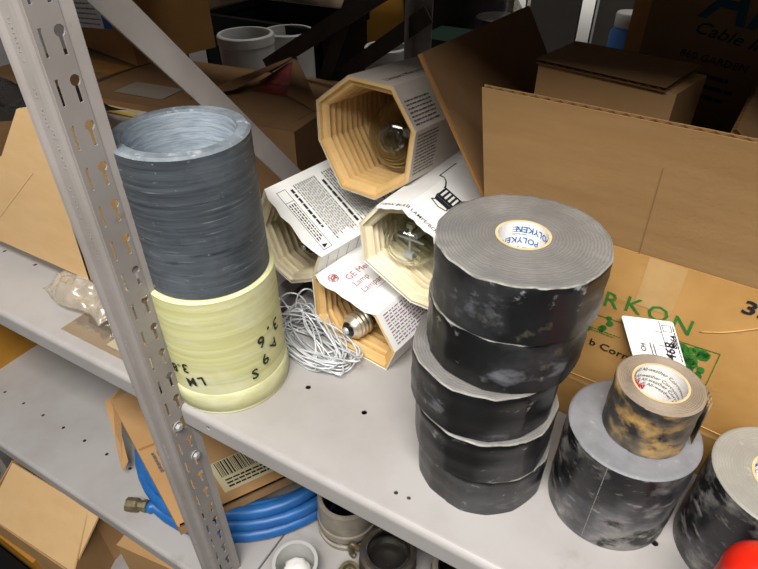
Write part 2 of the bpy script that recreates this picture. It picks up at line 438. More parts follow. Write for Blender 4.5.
# ------------------------------------------------------------------ tubes on the left
def wrap_tube(name, label, cat, loc, ro, ri, h, seed, msides, mrim, parts):
    t = thing(name, label, cat, loc)
    bm = bmesh.new()
    prof = [(ri, 0), (ro-.001, 0), (ro, .001)]; mi = [1, 1]
    nz = 46; r0 = random.Random(seed)
    offs = [r0.uniform(-.0002, .0002) for _ in range(nz)]
    for i in range(1, nz):
        prof.append((ro+offs[i], h*i/nz)); mi.append(0)
    prof += [(ro, h-.0022), (ro-.0025, h)]; mi += [0, 1]
    prof += [(ro-(ro-ri)*.55, h-.0004), (ri+.0012, h), (ri, h-.002)]; mi += [1, 1, 1]
    for i in range(nz, 0, -1):
        prof.append((ri+offs[i % nz], (h-.003)*i/nz)); mi.append(2)
    mi.append(2)
    def rf(a, r, z, k): return r*(1+.004*sin(2*a+seed)+.0025*sin(3*a+1.7*seed))
    lathe(bm, prof, 96, rf, mi, closed=True)
    obj(parts, bm, msides, t, True, 40)
    return t
ZT = .1522
SLATE_I = mat('lit_inner_wrap', '#8a95a0', '#adb7c0', 45, 8, .3, .7, stretch=(1, 1, 4), rough=.6, bump=.4, bscale=40, bstretch=(1, 1, 8), dust=('#c3cbd0', 40, .6, .8, (1, 1, 10)))  # paler than the outside: light from above painted into the inner wall
ty = wrap_tube('pipe_sleeve', 'pale yellow thick-walled sleeve with marker writing, standing on the shelf by the post', 'pipe sleeve',
               (-.3815, .0714, 0), .0640, .050, ZT, 4, [YEL, YEL_L, YEL_L], None, 'sleeve_wall')
td = wrap_tube('pipe_sleeve', 'dark slate grey thick-walled sleeve standing on top of the yellow sleeve', 'pipe sleeve',
               (-.3815, .0714, ZT), .0600, .0475, .1392, 9, [SLATE, SLATE_T, SLATE_I], None, 'sleeve_wall')
# raised whitish band near the foot of the yellow sleeve
bm = bmesh.new()
lathe(bm, [(.0638, .0045), (.0652, .006), (.0654, .017), (.0650, .029), (.0638, .0305)], 96,
      lambda a, r, z, k: r*(1+.004*sin(2*a+4)+.0025*sin(3*a+6.8))+(.0004*sin(7*a) if k == 3 else 0))
b = obj('lower_band', bm, mat('cream_band', '#e0dfb4', '#cfcd96', 30, 6, .35, .65, stretch=(1, 1, 3), rough=.5), ty, True)
def cylmap(r, a0, z0, s=1):
    return lambda u, v: V((r*cos(a0+u/r), r*sin(a0+u/r), z0+v))
bm = bmesh.new()
fm = cylmap(.0658, R(-45), .075)
CAM_A = -40
def ht(s, size, deg, z, rot):
    put_text(bm, s, size, cylmap(.0656, R(deg), z), (0, 0), rot, .02, shear=.15)
for s, size, deg, z, rot in (('3', .021, 12, .091, 195), ('.', .024, 2, .089, 200), ('6', .020, -9, .085, 195), ('A', .017, 5, .070, 215), ('9', .019, -8, .060, 200),
                             ('S', .018, -22, .047, 10), ('3', .017, -83, .066, 190), ('.', .018, -90, .062, 190), ('8', .017, -97, .060, 190),
                             ('M', .016, -81, .046, 20), ('L', .016, -69, .052, 200)):
    if s == '3' and deg < -50:
        obj('marker_writing', bm, MARKER, ty); bm = bmesh.new()
    ht(s, size, deg, z, rot)
obj('marker_writing', bm, MARKER, ty)

# ------------------------------------------------------------------ black tape rolls
H = .0508
def tape_roll(label, loc, ro, h, seed, sides, edge, ri=.0205, wob=.012, rotz=0, group='black pipe wrap tape rolls', core_w=.0022, liner=LABELW, tilt=(0, 0), rim=RIM):
    t = thing('tape_roll', label, 'tape roll', loc, (tilt[0], tilt[1], rotz), group)
    rr = random.Random(seed)
    ph = [rr.uniform(0, 6.28) for _ in range(8)]
    # slack winding: the outline is an irregular polygon of straight runs between soft corners
    cor = []; a_ = rr.uniform(0, .5)
    while a_ < 2*pi+.2: cor.append((a_, rr.uniform(-1, 1), rr.uniform(-1, 1))); a_ += rr.uniform(.28, .70)
    def corner(a):
        a = a % (2*pi)
        for (p0, r0, z0), (p1, r1, z1) in zip([(cor[-1][0]-2*pi,)+cor[-1][1:]]+cor, cor+[(cor[0][0]+2*pi,)+cor[0][1:]]):
            if p0 <= a <= p1 and p1 > p0:
                t_ = (a-p0)/(p1-p0); return p0, p1, r0, r1, z0, z1, t_
        return 0, 1, 0, 0, 0, 0, 0
    def wobf(a, k):
        p0, p1, r0, r1, z0, z1, t_ = corner(a)
        A_, B_ = 1+wob*r0*.5, 1+wob*r1*.5
        da = p1-p0                                   # chord between the two corners in polar form
        ch = A_*B_*sin(da)/max(1e-6, (A_*sin(t_*da)+B_*sin((1-t_)*da)))
        lowk = sin(6*a+ph[4]+k*.5)*.25+sin(11*a+ph[5])*.12
        return (ch-1)/max(wob, 1e-6)/.55*min(1, wob/.012)*.5+.3+lowk*(.6 if k < 4 else .25)
    def zf(a):
        p0, p1, r0, r1, z0, z1, t_ = corner(a)
        return (z0+(z1-z0)*t_)*.0022+.0006*sin(13*a+ph[7])
    nz = 8
    prof = [(ri, 0), (ro-.0010, 0), (ro-.0002, .0006)]
    mi = [1, 2]
    for i in range(1, nz): prof.append((ro+.0004*sin(i*1.7+seed), h*i/nz)); mi.append(0)
    prof += [(ro, h-.0009), (ro-.0009, h)]; mi += [0, 2]
    nr = 14
    for i in range(1, nr+1):
        r = (ro-.0012)+(ri-ro+.0012)*i/nr
        prof.append((r, h+(.0003*((i % 2)*2-1) if i < nr else 0))); mi.append(1)
    bm = bmesh.new()
    n = 144; seam = rr.uniform(-2.4, -1.2)
    rows = []
    for k, (r, z) in enumerate(prof):
        row = []
        for i in range(n):
            a = 2*pi*i/n
            f = max(0, (r-ri)/(ro-ri))
            rad = r+wob*ro*wobf(a, k)*f**3*.55
            if f > .95: rad += .0007*(1-((a-seam) % (2*pi))/(2*pi))
            zz = z
            if k > nz and f > .5 and wob > .004: zz -= abs(zf(a))*(f-.5)*1.6
            row.append(bm.verts.new((rad*cos(a), rad*sin(a), zz)))
        rows.append(row)
    rows.append(rows[0]); mi.append(1)
    for k in range(len(prof)):
        for i in range(n):
            j = (i+1) % n
            bm.faces.new([rows[k][i], rows[k][j], rows[k+1][j], rows[k+1][i]]).material_index = mi[k] if k < len(mi) else 1
    obj('wound_tape', bm, [sides, edge, rim], t, True, 45)
    bm = bmesh.new()
    lathe(bm, [(ri-core_w, .0006), (ri-.0001, .0003), (ri-.0001, h+.0003), (ri-core_w, h+.0003)], 48, mi=[0, 0, 0, 1], closed=True)
    obj('cardboard_core', bm, [CORE, liner], t, True, 40)
    return t
SX = [(-.0885, .1003), (-.0918, .0965), (-.0965, .0985), (-.0880, .1085), (-.0855, .1088)]
RS = [.0612, .0620, .0626, .0628, .0640]
NM = ['bottom roll of the tall stack of five black tape rolls, resting on the shelf',
      'second roll from the bottom in the tall stack of black tape rolls',
      'middle roll of the tall tape stack, its grey edge sticking out to the left',
      'fourth roll from the bottom in the tall tape stack, just under the top roll',
      'top roll of the tall tape stack with a white label lining its core']
stack = []
for i in range(5):
    stack.append(tape_roll(NM[i], (SX[i][0], SX[i][1], i*(H+.0006)), RS[i], H, 20+i*7, TAPE, EDGE, wob=(.014, .017, .018, .018, .026)[i], rotz=i*1.3))
top = stack[4]
# blue lettering on the paper lining the core of the top roll, read upside down
rin = .0205-.0022-.00025
bm = bmesh.new()
ang = R(119)-top.rotation_euler.z
def inner(r, a0): return lambda u, v: V((r*cos(a0-u/r), r*sin(a0-u/r), v))
for (v, offs) in ((H-.006, (45,)), (H-.0155, (8,)), (H-.024, (-40, 55))):
    for o in offs:
        put_text(bm, 'POLYKEN', .0072, inner(rin, ang-R(o)), (0, v), 180, .012)
fn = inner(rin, ang+R(10))
bars(bm, .000, .013, H-.0115, H-.0035, 4, inner(rin, ang+R(12)), .3, random.Random(2))
bars(bm, .000, .008, H-.0205, H-.012, 4, inner(rin, ang+R(66)), .3, random.Random(4))
obj('printed_lettering', bm, INK_B, top)

ra = tape_roll('wide smooth grey-edged tape roll carrying the small tape roll on top', (.0291, .1184, 0), .0519, 2*H, 61, TAPE2, EDGE2, ri=.0225, wob=.0015, group='wide tape rolls', rim=EDGE2)
rb = tape_roll('wide tape roll at the right edge of the photo beside the red cap', (.1372, .1222, 0), .0497, 2*H, 74, TAPE2, EDGE3, ri=.0225, wob=.0015, group='wide tape rolls', rim=EDGE3)
for s, rt in ((1, ra), (2, rb)):   # tail end of the tape: a thin straight seam down the side
    bm = bmesh.new(); r = .0519 if s == 1 else .0497
    a = R(-101 if s == 1 else -60)
    for i in range(8):
        z0, z1 = 2*H*i/8+.001, 2*H*(i+1)/8+.0005
        pts = [((r*1.002+.0009)*cos(x), (r*1.002+.0009)*sin(x), z) for x, z in ((a, z0), (a+.010, z0), (a+.010, z1-.0006), (a, z1-.0006))]
        q(bm, pts)
    obj('tape_tail', bm, mat('pale_seam', '#8d8b86', rough=.5), rt)
bm = bmesh.new()
fnb = inner(.0225-.0022-.0003, R(119))
for v in (2*H-.008, 2*H-.018):
    put_text(bm, 'POLYKEN', .0066, fnb, (-.006, v), 180, .035); put_text(bm, 'POLYKEN', .0066, fnb, (.03, v), 180, .035)
obj('printed_lettering', bm, INK_B, rb)
sm = tape_roll('small dirty tape roll with printed core, sitting on the wide grey-edged roll', (.0355, .1212, 2*H+.0006), .0324, H, 90, TAPE_SM, EDGE_SM, ri=.0212, wob=.003, group=None, core_w=.0018, rim=EDGE_SM)
bm = bmesh.new()
rin = .0212-.0018-.0003
A0 = R(112)
fn = inner(rin, A0)
for k, (u, v) in enumerate(((.0, H-.0045), (-.004, H-.0105), (.003, H-.0165), (.009, H-.0225))):
    put_text(bm, 'Scotchrap\u00ae All-weather Corrosion', .0046, fn, (u, v-.001), -12, .0)
obj('printed_lettering', bm, INK, sm)
bm = bmesh.new()
for u, v in ((-.0205, H-.0065), (-.0175, H-.0125), (-.012, H-.0185), (-.0055, H-.0245)):
    put_text(bm, '3M', .006, fn, (u, v), -12, .09)
obj('red_emblem', bm, INK_RED, sm)
bm = bmesh.new()      # loose tail peeling away at the back right
pts = [((.0324+.0002+.006*max(0, t-.3)**1.5)*cos(R(60)-t*1.1), (.0324+.0002+.006*max(0, t-.3)**1.5)*sin(R(60)-t*1.1)) for t in [i/10 for i in range(11)]]
for (a, b_), (c, d_) in zip(pts, pts[1:]): q(bm, [(a, b_, .002), (c, d_, .002), (c, d_, H-.001), (a, b_, H-.001)])
o = obj('loose_tail', bm, TAPE_SM, sm, True)
md = o.modifiers.new('thick', 'SOLIDIFY'); md.thickness = .0006

# ------------------------------------------------------------------ red cap
t = thing('plastic_dome', 'bright red domed plastic piece in the bottom right corner of the photo', 'plastic piece', (.1265, .036, 0))
bm = bmesh.new()
lathe(bm, [(.0225, 0), (.0232, .003), (.0232, .080), (.0228, .090)], 48, cap0=True)
obj('lower_wall', bm, REDP, t, True, 40)
bm = bmesh.new()
lathe(bm, [(.0236, .088)]+[(.0236*cos(a), .092+.0236*sin(a)) for a in [pi/2*i/12 for i in range(12)]]+[(.0005, .1156)], 48, cap1=True)
obj('rounded_top', bm, REDP, t, True, 60)

# ------------------------------------------------------------------ bulb cartons
def offset_poly(P, d):
    n = len(P); out = []
    area = sum(P[i][0]*P[(i+1) % n][1]-P[(i+1) % n][0]*P[i][1] for i in range(n))
    s = 1 if area > 0 else -1
    for i in range(n):
        a, b, c = V(P[i-1]), V(P[i]), V(P[(i+1) % n])
        e1, e2 = (b-a).normalized(), (c-b).normalized()
        n1, n2 = V((-e1.y, e1.x))*s, V((-e2.y, e2.x))*s
        m = (n1+n2); k = m.length_squared
        m = m/max(k, .35)*2
        out.append((b.x+m.x*d, b.y+m.y*d))
    return out

class Carton:
    def __init__(s, label, origin, yaw, pitch, poly, L, liner, paper, seed, ridges=15, overhang=()):
        zm = min(p[1] for p in poly)
        s.P = [(p[0], p[1]-zm) for p in poly]
        s.L = L
        rz, rx = R(yaw-90), R(pitch)
        rot = Euler((rx, 0, rz))
        o = V(origin)+rot.to_matrix() @ V((0, 0, zm))
        s.t = thing('bulb_carton', label, 'carton', o, rot, 'light bulb cartons lying in a pile')
        rr = random.Random(seed)
        n = len(s.P); SUB = 8
        bm = bmesh.new()
        front, back, fin, bin_ = [], [], [], []
        Pin = offset_poly(s.P, .0006)
        for i in range(n):
            for k in range(SUB):
                f = k/SUB
                a, b = V(s.P[i]), V(s.P[(i+1) % n]); p = a.lerp(b, f)
                a2, b2 = V(Pin[i]), V(Pin[(i+1) % n]); p2 = a2.lerp(b2, f)
                ov = (-.004-.0035*rr.random()) if i in overhang and (k > 0 or (i-1) % n in overhang) else -rr.random()*.0006
                front.append(bm.verts.new((p.x, ov, p.y))); back.append(bm.verts.new((p.x, L, p.y)))
                fin.append(bm.verts.new((p2.x, ov, p2.y))); bin_.append(bm.verts.new((p2.x, L, p2.y)))
        m = len(front)
        for i in range(m):
            j = (i+1) % m
            bm.faces.new([front[i], front[j], back[j], back[i]]); bm.faces.new([fin[j], fin[i], bin_[i], bin_[j]])
            bm.faces.new([front[j], front[i], fin[i], fin[j]]); bm.faces.new([back[i], back[j], bin_[j], bin_[i]])
        bm.faces.new(bin_)
        s.sleeve = obj('printed_sleeve', bm, paper, s.t)
        # pleated corrugated liner
        bm = bmesh.new()
        rings = [(.0008, .0005), (.0042, -.0002), (.0046, .004)]
        y = .004
        pitch_ = L*.78/ridges
        for k in range(ridges):
            j = rr.uniform(-.0008, .0008)
            rings += [(.0095+j*.5, y+pitch_*.25+j), (.0112, y+pitch_*.45), (.0100+j*.5, y+pitch_*.66+j), (.0018, y+pitch_*.84+j), (.0022, y+pitch_*.92+j)]
            y += pitch_
        rows = []
        for d, yy in rings:
            Q = offset_poly(s.P, d); row = []
            for i in range(n):
                a, b = V(Q[i]), V(Q[(i+1) % n])
                for k in range(3):
                    p = a.lerp(b, k/3)
                    row.append(bm.verts.new((p.x, yy+(rr.uniform(-.0007, .0007) if yy > .01 else 0), p.y)))
            rows.append(row)
        for A, B in zip(rows, rows[1:]):
            for i in range(len(A)):
                j = (i+1) % len(A)
                bm.faces.new([A[i], A[j], B[j], B[i]])
        bm.faces.new(rows[-1])
        s.liner = obj('corrugated_liner', bm, liner, s.t)
        # cumulative lengths for mapping print round the sleeve
        s.cum = [0]
        for i in range(n): s.cum.append(s.cum[-1]+(V(s.P[(i+1) % n])-V(s.P[i])).length)
    def around(s, k0, off=.0003):
        """map (perimeter distance from vertex k0, depth) -> local point on the sleeve"""
        n = len(s.P); tot = s.cum[-1]
        Q = offset_poly(s.P, -off)
        def f(u, d):
            x = (s.cum[k0]+u) % tot
            for i in range(n):
                if s.cum[i] <= x <= s.cum[i+1]+1e-9:
                    t = (x-s.cum[i])/(s.cum[i+1]-s.cum[i])
                    p = V(Q[i]).lerp(V(Q[(i+1) % n]), t); return V((p.x, d, p.y))
        return f
    def edge(s, k): return s.cum[k+1]-s.cum[k]

cb = Carton('lowest bulb carton, tan liner, screw base of a bulb facing out', (-.2859, .1685, .0465), 82, 0,
            [(-.0501, .0395), (-.0433, .0447), (.0448, .0297), (.0714, -.0107), (.059, -.0463), (-.0328, -.0463), (-.0492, -.0176)], .17, LINER_T, PAPER_W, 5, 15, (1,))
cm = Carton('bulb carton with a socket drawing, between the top carton and the tape stack', (-.2219, .1846, .1506), 85, 0,
            [(-.056, .0171), (-.0326, .046), (.0006, .0543), (.0366, .0351), (.0551, -.0037), (.0366, -.0590), (.0103, -.0596), (-.0506, -.0295)], .17, LINER_C, PAPER_W, 6, 15, (1, 2, 3))
ct = Carton('topmost bulb carton of the pile, octagonal, leaning against the open brown box flap', (-.3031, .243, .2356), 85, -5,
            [(-.0646, .0292), (-.0216, .0626), (.0338, .0615), (.064, .0224), (.0601, -.0328), (.0188, -.0645), (-.029, -.0637), (-.0616, -.0147)], .19, LINER_T, PAPER_G, 8, 15, ())
cl = Carton('torn bulb carton covered in small black print, right behind the yellow sleeve', (-.3920, .2000, .0895), 75, 3,
            [(-.0215, .0780), (.0720, .0254), (.0497, -.0216), (.0006, -.0512), (-.0398, -.0427), (-.0612, .0122)], .145, LINER_C, PAPER_W, 9, 13, (0,))

# --- print on the lowest carton (text runs away along the sleeve on panel 1)
bm = bmesh.new(); f = cb.around(1); e = cb.edge(1)
g = lambda x, y: f(e-y, x)          # x = depth, y = up the panel from its lower fold
put_text(bm, 'GE Mercury', .0125, g, (.021, e-.029), 0, .0, 'LEFT')
put_text(bm, 'Lamp', .0115, g, (.019, e-.0415), 0, .0, 'LEFT', shear=.1)
put_text(bm, 'L\u00e1mpara', .0115, g, (.018, e-.0545), 0, .0, 'LEFT', shear=.2)
q(bm, [g(.004, .026), g(.060, .026), g(.060, .0264), g(.004, .0264)])
obj('printed_lettering', bm, INK_R, cb.sleeve)
bm = bmesh.new()       # round monogram
cx, cy, r = .0105, e-.0175, .0064
for i in range(40):
    a, b_ = 2*pi*i/40, 2*pi*(i+1)/40
    q(bm, [g(cx+r*cos(a), cy+r*sin(a)), g(cx+r*cos(b_), cy+r*sin(b_)), g(cx+r*.86*cos(b_), cy+r*.86*sin(b_)), g(cx+r*.86*cos(a), cy+r*.86*sin(a))])
put_text(bm, 'GE', .0075, g, (cx, cy), 0, .05, shear=.35)
for k in range(4):
    for i in range(10):
        a0 = k*pi/2+.3+i*.1
        rr0 = r*(.80-.014*i)
        q(bm, [g(cx+rr0*cos(a0), cy+rr0*sin(a0)), g(cx+rr0*cos(a0+.12), cy+rr0*sin(a0+.12)), g(cx+(rr0-.0008)*cos(a0+.12), cy+(rr0-.0008)*sin(a0+.12)), g(cx+(rr0-.0008)*cos(a0), cy+(rr0-.0008)*sin(a0))])
obj('round_monogram', bm, INK_R, cb.sleeve)
bm = bmesh.new(); f2 = cb.around(2); e2 = cb.edge(2)
bars(bm, .008, .105, .004, e2-.004, 11, lambda x, y: f2(e2-y, x), .42, random.Random(11), ragged=.05)
obj('small_print', bm, mat('mauve_ink', '#8a6a86', rough=.7), cb.sleeve)

# --- socket drawing and lettering on the middle carton (panels 1..3)
bm = bmesh.new(); f0 = cm.around(1)
f = lambda u, v: f0(u, v) if v < .012 else f0(.0555+(u-.0610)*1.1, .040+(v-.030)*1.05)
put_text(bm, '100W BULB LAMPE/BOMBILLA', .0070, f, (.048, .0035), 0, .004, sx=1.0)
obj('printed_lettering', bm, INK, cm.sleeve); bm = bmesh.new()
# socket symbol: body with ribs, two outline wires
def poly(pts, w):
    for (x0, y0), (x1, y1) in zip(pts, pts[1:]):
        d = V((x1-x0, y1-y0)).normalized(); nn = V((-d.y, d.x))*w/2
        N = 5
        for i in range(N):
            a = V((x0, y0)).lerp(V((x1, y1)), i/N); b_ = V((x0, y0)).lerp(V((x1, y1)), (i+1)/N)
            q(bm, [f(*(a-nn)), f(*(b_-nn)), f(*(b_+nn)), f(*(a+nn))])
def fillp(pts):
    bm.faces.new([bm.verts.new(f(*p)) for p in pts])
fillp([(.052, .030), (.068, .030), (.070, .036), (.050, .036)])
fillp([(.050, .0362), (.0705, .0362), (.0705, .040), (.050, .040)])
for k in range(5): fillp([(.0505+.0045*k, .040), (.0527+.0045*k, .040), (.0527+.0045*k, .052), (.0505+.0045*k, .052)])
fillp([(.049, .052), (.0725, .052), (.0725, .0545), (.049, .0545)])
poly([(.050, .0545), (.046, .062), (.034, .070), (.034, .105)], .0016)
poly([(.0715, .0545), (.0755, .062), (.0875, .070), (.0875, .105)], .0016)
poly([(.053, .031), (.050, .027), (.060, .024), (.068, .027), (.0675, .031)], .0012)
obj('printed_socket_drawing', bm, INK, cm.sleeve)

# --- print on the top carton
bm = bmesh.new(); f = ct.around(1); e = ct.edge(1)
put_text(bm, 'L\u00e1mpara Mercurio GE', .010, lambda x, y: f(e-y, x), (.012, .018), 0, .02, 'LEFT')
obj('printed_lettering', bm, mat('faded_maroon_ink', '#8a6b66', rough=.7), ct.sleeve)
bm = bmesh.new(); f2 = ct.around(3); e2 = ct.edge(3); f22 = ct.around(2); e22 = ct.edge(2)
bars(bm, .005, .05, .006, e2-.004, 12, lambda x, y: f2(e2-y, x), .4, random.Random(12), wmin=.06, wmax=.2, ragged=.1)
bars(bm, .005, .055, .004, e22-.016, 7, lambda x, y: f22(e22-y, x), .4, random.Random(13), wmin=.06, wmax=.2, ragged=.1)
obj('small_print', bm, INK_G, ct.sleeve)

# --- print on the torn left carton (panel 0)
bm = bmesh.new(); f = cl.around(0); e = cl.edge(0)
def frame(x0, x1, y0, y1, w=.0006):
    for a, b_, c, d in ((x0, x1, y0, y0+w), (x0, x1, y1-w, y1), (x0, x0+w, y0, y1), (x1-w, x1, y0, y1)):
        q(bm, [f(a, c), f(b_, c), f(b_, d), f(a, d)])
frame(.012, e-.006, .008, .021)
frame(.012, .030, .008, .021)
rg = random.Random(21)
bars(bm, .033, e-.016, .0095, .0195, 3, f, .5, rg, ragged=.1)
q(bm, [f(e-.014, .011), f(e-.008, .011), f(e-.011, .018)])
put_text(bm, '!', .005, f, (e-.011, .015), 0, .03)
bars(bm, .016, e-.02, .025, .030, 1, f, .7, rg, ragged=.25, wmin=.06, wmax=.12)
bars(bm, .012, e-.008, .032, .066, 11, f, .5, rg, ragged=.12)
bars(bm, .022, e-.012, .069, .074, 1, f, .75, rg, ragged=.3, wmin=.08, wmax=.14)
bars(bm, .012, e-.008, .076, .112, 11, f, .5, rg, ragged=.2)
bars(bm, .02, e-.008, .115, .138, 6, f, .5, rg, ragged=.3)
obj('small_print', bm, INK, cl.sleeve)
bm = bmesh.new(); f1 = cl.around(1); e1 = cl.edge(1)
for k in range(7): q(bm, [f1(.006, .012+.016*k), f1(e1-.006, .016+.016*k), f1(e1-.006, .0166+.016*k), f1(.006, .0126+.016*k)])
obj('printed_rules', bm, INK_G, cl.sleeve)

# ------------------------------------------------------------------ bulbs in the cartons
def bulb(label, loc, d, globe_r, neck_len, base_r, mbase, base_first=False, globe=True, cross=False):
    """axis d points from the globe top towards the base"""
    t = thing('light_bulb', label, 'light bulb', loc, group='bulbs in the cartons')
    t.rotation_euler = V(d).to_track_quat('Z', 'Y').to_euler()
    g = globe_r
    # profile along +Z: globe top at z=-g, globe centre 0, neck, base
    prof = [(.0005, -g)]+[(g*sin(a), -g*cos(a)) for a in [pi*i/20 for i in range(1, 15)]]
    r1, z1 = prof[-1]
    zb = g+neck_len
    for i in range(1, 7):
        s = i/6; sm_ = s*s*(3-2*s)
        prof.append((r1+(base_r*.94-r1)*sm_, z1+(zb-z1)*s))
    if globe:
        bm = bmesh.new(); lathe(bm, prof, 40, cap0=True); obj('glass_envelope', bm, GLASS, t, True)
    bm = bmesh.new()
    pr = [(base_r*.94, zb-.001), (base_r*1.02, zb)]
    z = zb
    for k in range(4):
        pr += [(base_r*.88, z), (base_r*1.02, z+.0012), (base_r*1.05, z+.0024), (base_r*.98, z+.0036), (base_r*.86, z+.0046)]; z += .0055
    pr += [(base_r*.86, z+.001), (base_r*.6, z+.004)]
    lathe(bm, pr, 32, cap0=True); b = obj('screw_base', bm, mbase, t, True)
    bm = bmesh.new(); lathe(bm, [(base_r*.62, z+.0038), (base_r*.5, z+.0065), (base_r*.3, z+.0075)], 24, cap1=True); obj('glass_insulator', bm, DARKGL, b, True)
    bm = bmesh.new(); lathe(bm, [(base_r*.3, z+.0070), (base_r*.27, z+.0095), (base_r*.1, z+.0105)], 16, cap1=True); obj('contact_button', bm, ZINC, b, True)
    if globe:
        bm = bmesh.new()      # arc tube and support wires inside the globe
        if cross:
            tube(bm, [(0, -g*.62, -g*.15), (0, g*.62, -g*.15)], g*.05)
            tube(bm, [(-g*.55, 0, -g*.12), (0, g*.05, -g*.16), (g*.55, 0, -g*.12)], g*.045)
            box(bm, (-g*.16, -g*.72, -g*.24), (g*.16, -g*.50, -g*.06)); box(bm, (-g*.12, g*.50, -g*.22), (g*.12, g*.66, -g*.06))
        tube(bm, [(0, 0, g*.1), (0, 0, zb*.7)], g*.06)
        lathe(bm, [(g*.12, g*.15), (g*.17, g*.3), (g*.17, g*.75), (g*.1, g*.85)], 16, cap0=True, cap1=True)
        obj('arc_tube', bm, WHITEGL, t, True, 40)
    return t
def along(c, u, d, z):    # a point in carton-local coordinates -> world
    return c.t.matrix_basis @ V((u, d, z))
ax = lambda c: (Euler(c.t.rotation_euler).to_matrix() @ V((0, 1, 0)))
for c in (cb, cm, ct, cl): c.t.rotation_mode = 'XYZ'
BM = bulb('clear globe bulb inside the carton with the socket drawing', along(cm, -.0155, .043, .0500), ax(cm), .0312, .03, .013, BRASS, cross=True)
BT = bulb('large clear bulb deep inside the topmost carton', along(ct, .004, .075, .0525), ax(ct), .0405, .035, .014, BRASS)
# stem ring seen through the top bulb
bm = bmesh.new()
tube(bm, [(.011*cos(a), .011*sin(a), -.022) for a in [2*pi*i/24 for i in range(24)]], .0022, 8, cyc=True)
lathe(bm, [(.011, -.02), (.008, -.006), (.007, .02)], 20)
obj('stem_ring', bm, GLASS, BT, True)
dB = (-ax(cb)+V((-.12, 0, .05))).normalized()
BB = bulb('bulb in the lowest carton, silvery screw base pointing outwards', V((-.2815, .186, .0285))-dB*.0485, dB, .0215, .016, .0155, BRASS)
BL = bulb('dark bulb base standing in for a dark hole inside the torn printed carton', along(cl, .012, .088, .052), -ax(cl), .021, .018, .013, BRASS_D)  # dark base added to stand for a dark hole in the carton

# ------------------------------------------------------------------ wire coil
bm = bmesh.new(); rr = random.Random(5)
for k in range(12):
    cx, cy = -.322+rr.uniform(-.012, .012), .150+rr.uniform(-.008, .008)
    ra_, rb_ = rr.uniform(.044, .064), rr.uniform(.015, .030)
    th = R(-12)+rr.uniform(-.25, .25); z0 = .003+k*.0014
    tl = rr.uniform(-.18, .18); tl2 = rr.uniform(-.25, .25)
    pts = []
    for i in range(28):
        a = 2*pi*i/28
        w = 1+.08*sin(3*a+k)
        x, y = ra_*cos(a)*w, rb_*sin(a)*w
        pts.append((cx+x*cos(th)-y*sin(th), cy+x*sin(th)+y*cos(th), max(.0016, z0+tl*x+tl2*y+.002*sin(2*a+k))))
    tube(bm, pts, .0011, 6, cyc=True)
for k in range(9):     # crossing strands and stray loops at the back
    x0 = -.375+rr.uniform(-.008, .012); y0 = .165+rr.uniform(-.015, .02)
    c = [(x0, y0, .004+.001*k), (x0+.02, y0+.012+rr.uniform(-.01, .01), .02+rr.uniform(0, .018)), (x0+.05, y0-.004+rr.uniform(-.014, .01), .012+rr.uniform(0, .02)),
         (x0+.085+rr.uniform(-.01, .012), y0-.026+rr.uniform(-.01, .01), .008), (x0+.07, y0-.04, .003), (x0+.02, y0-.028, .004)]
    tube(bm, [(p.x, p.y, max(.0016, p.z)) for p in spline(c, 7)], .0010, 6)
for (x, y, rx_, rz_, th) in ((-.345, .165, .03, .02, .2), (-.372, .178, .018, .026, .5), (-.356, .186, .014, .03, .9), (-.385, .172, .02, .02, -.3)):
    pts = [(x+rx_*cos(a)*cos(th), y+rx_*cos(a)*sin(th), .0025+rz_+rz_*sin(a)) for a in [2*pi*i/24 for i in range(24)]]
    tube(bm, [(a, b_, max(.0016, c*.85)) for a, b_, c in pts], .0011, 6, cyc=True)
tag(obj('wire_coil', bm, WIRE, None, True), 'loose bundle of thin grey wire lying in front of the lowest bulb carton', 'wire')

# ------------------------------------------------------------------ big open box on the right
W_, D_, BH = .325, .235, .214
bx = thing('cardboard_box', 'large open cardboard box with green printing, standing behind the tape rolls', 'cardboard box', (-.150, .2085, 0), (0, 0, R(-5)))
T = .005
bm = bmesh.new(); board(bm, (0, 0, .004), (W_, 0, .004), (0, 0, BH), T); fr = obj('front_panel', bm, [KRAFT_P, FLUTE], bx)
bm = bmesh.new(); board(bm, (W_, D_, .004), (0, D_, .004), (W_, D_, BH), T); obj('back_panel', bm, [KRAFT, FLUTE], bx)
bm = bmesh.new(); board(bm, (0, D_-T, .004), (0, T, .004), (0, D_-T, BH), T); obj('side_panel', bm, [KRAFT, FLUTE], bx)
bm = bmesh.new(); board(bm, (W_, T, .004), (W_, D_-T, .004), (W_, T, BH), T); obj('side_panel', bm, [KRAFT, FLUTE], bx)
bm = bmesh.new(); box(bm, (0, 0, 0), (W_, D_, .004)); obj('bottom_panel', bm, KRAFT, bx)
ly, lz = -.0285, .118
bm = bmesh.new(); board(bm, (0, 0, BH+.0008), (W_, 0, BH+.0008), (-.002, ly, BH+lz), T, .0095); ff = obj('front_flap', bm, [KRAFT, FLUTE], bx)
bm = bmesh.new()      # rounded fold along the top edge
tube(bm, [(0, T/2, BH), (W_, T/2, BH)], .0021, 8); obj('fold_crease', bm, KRAFT_L, bx, True)
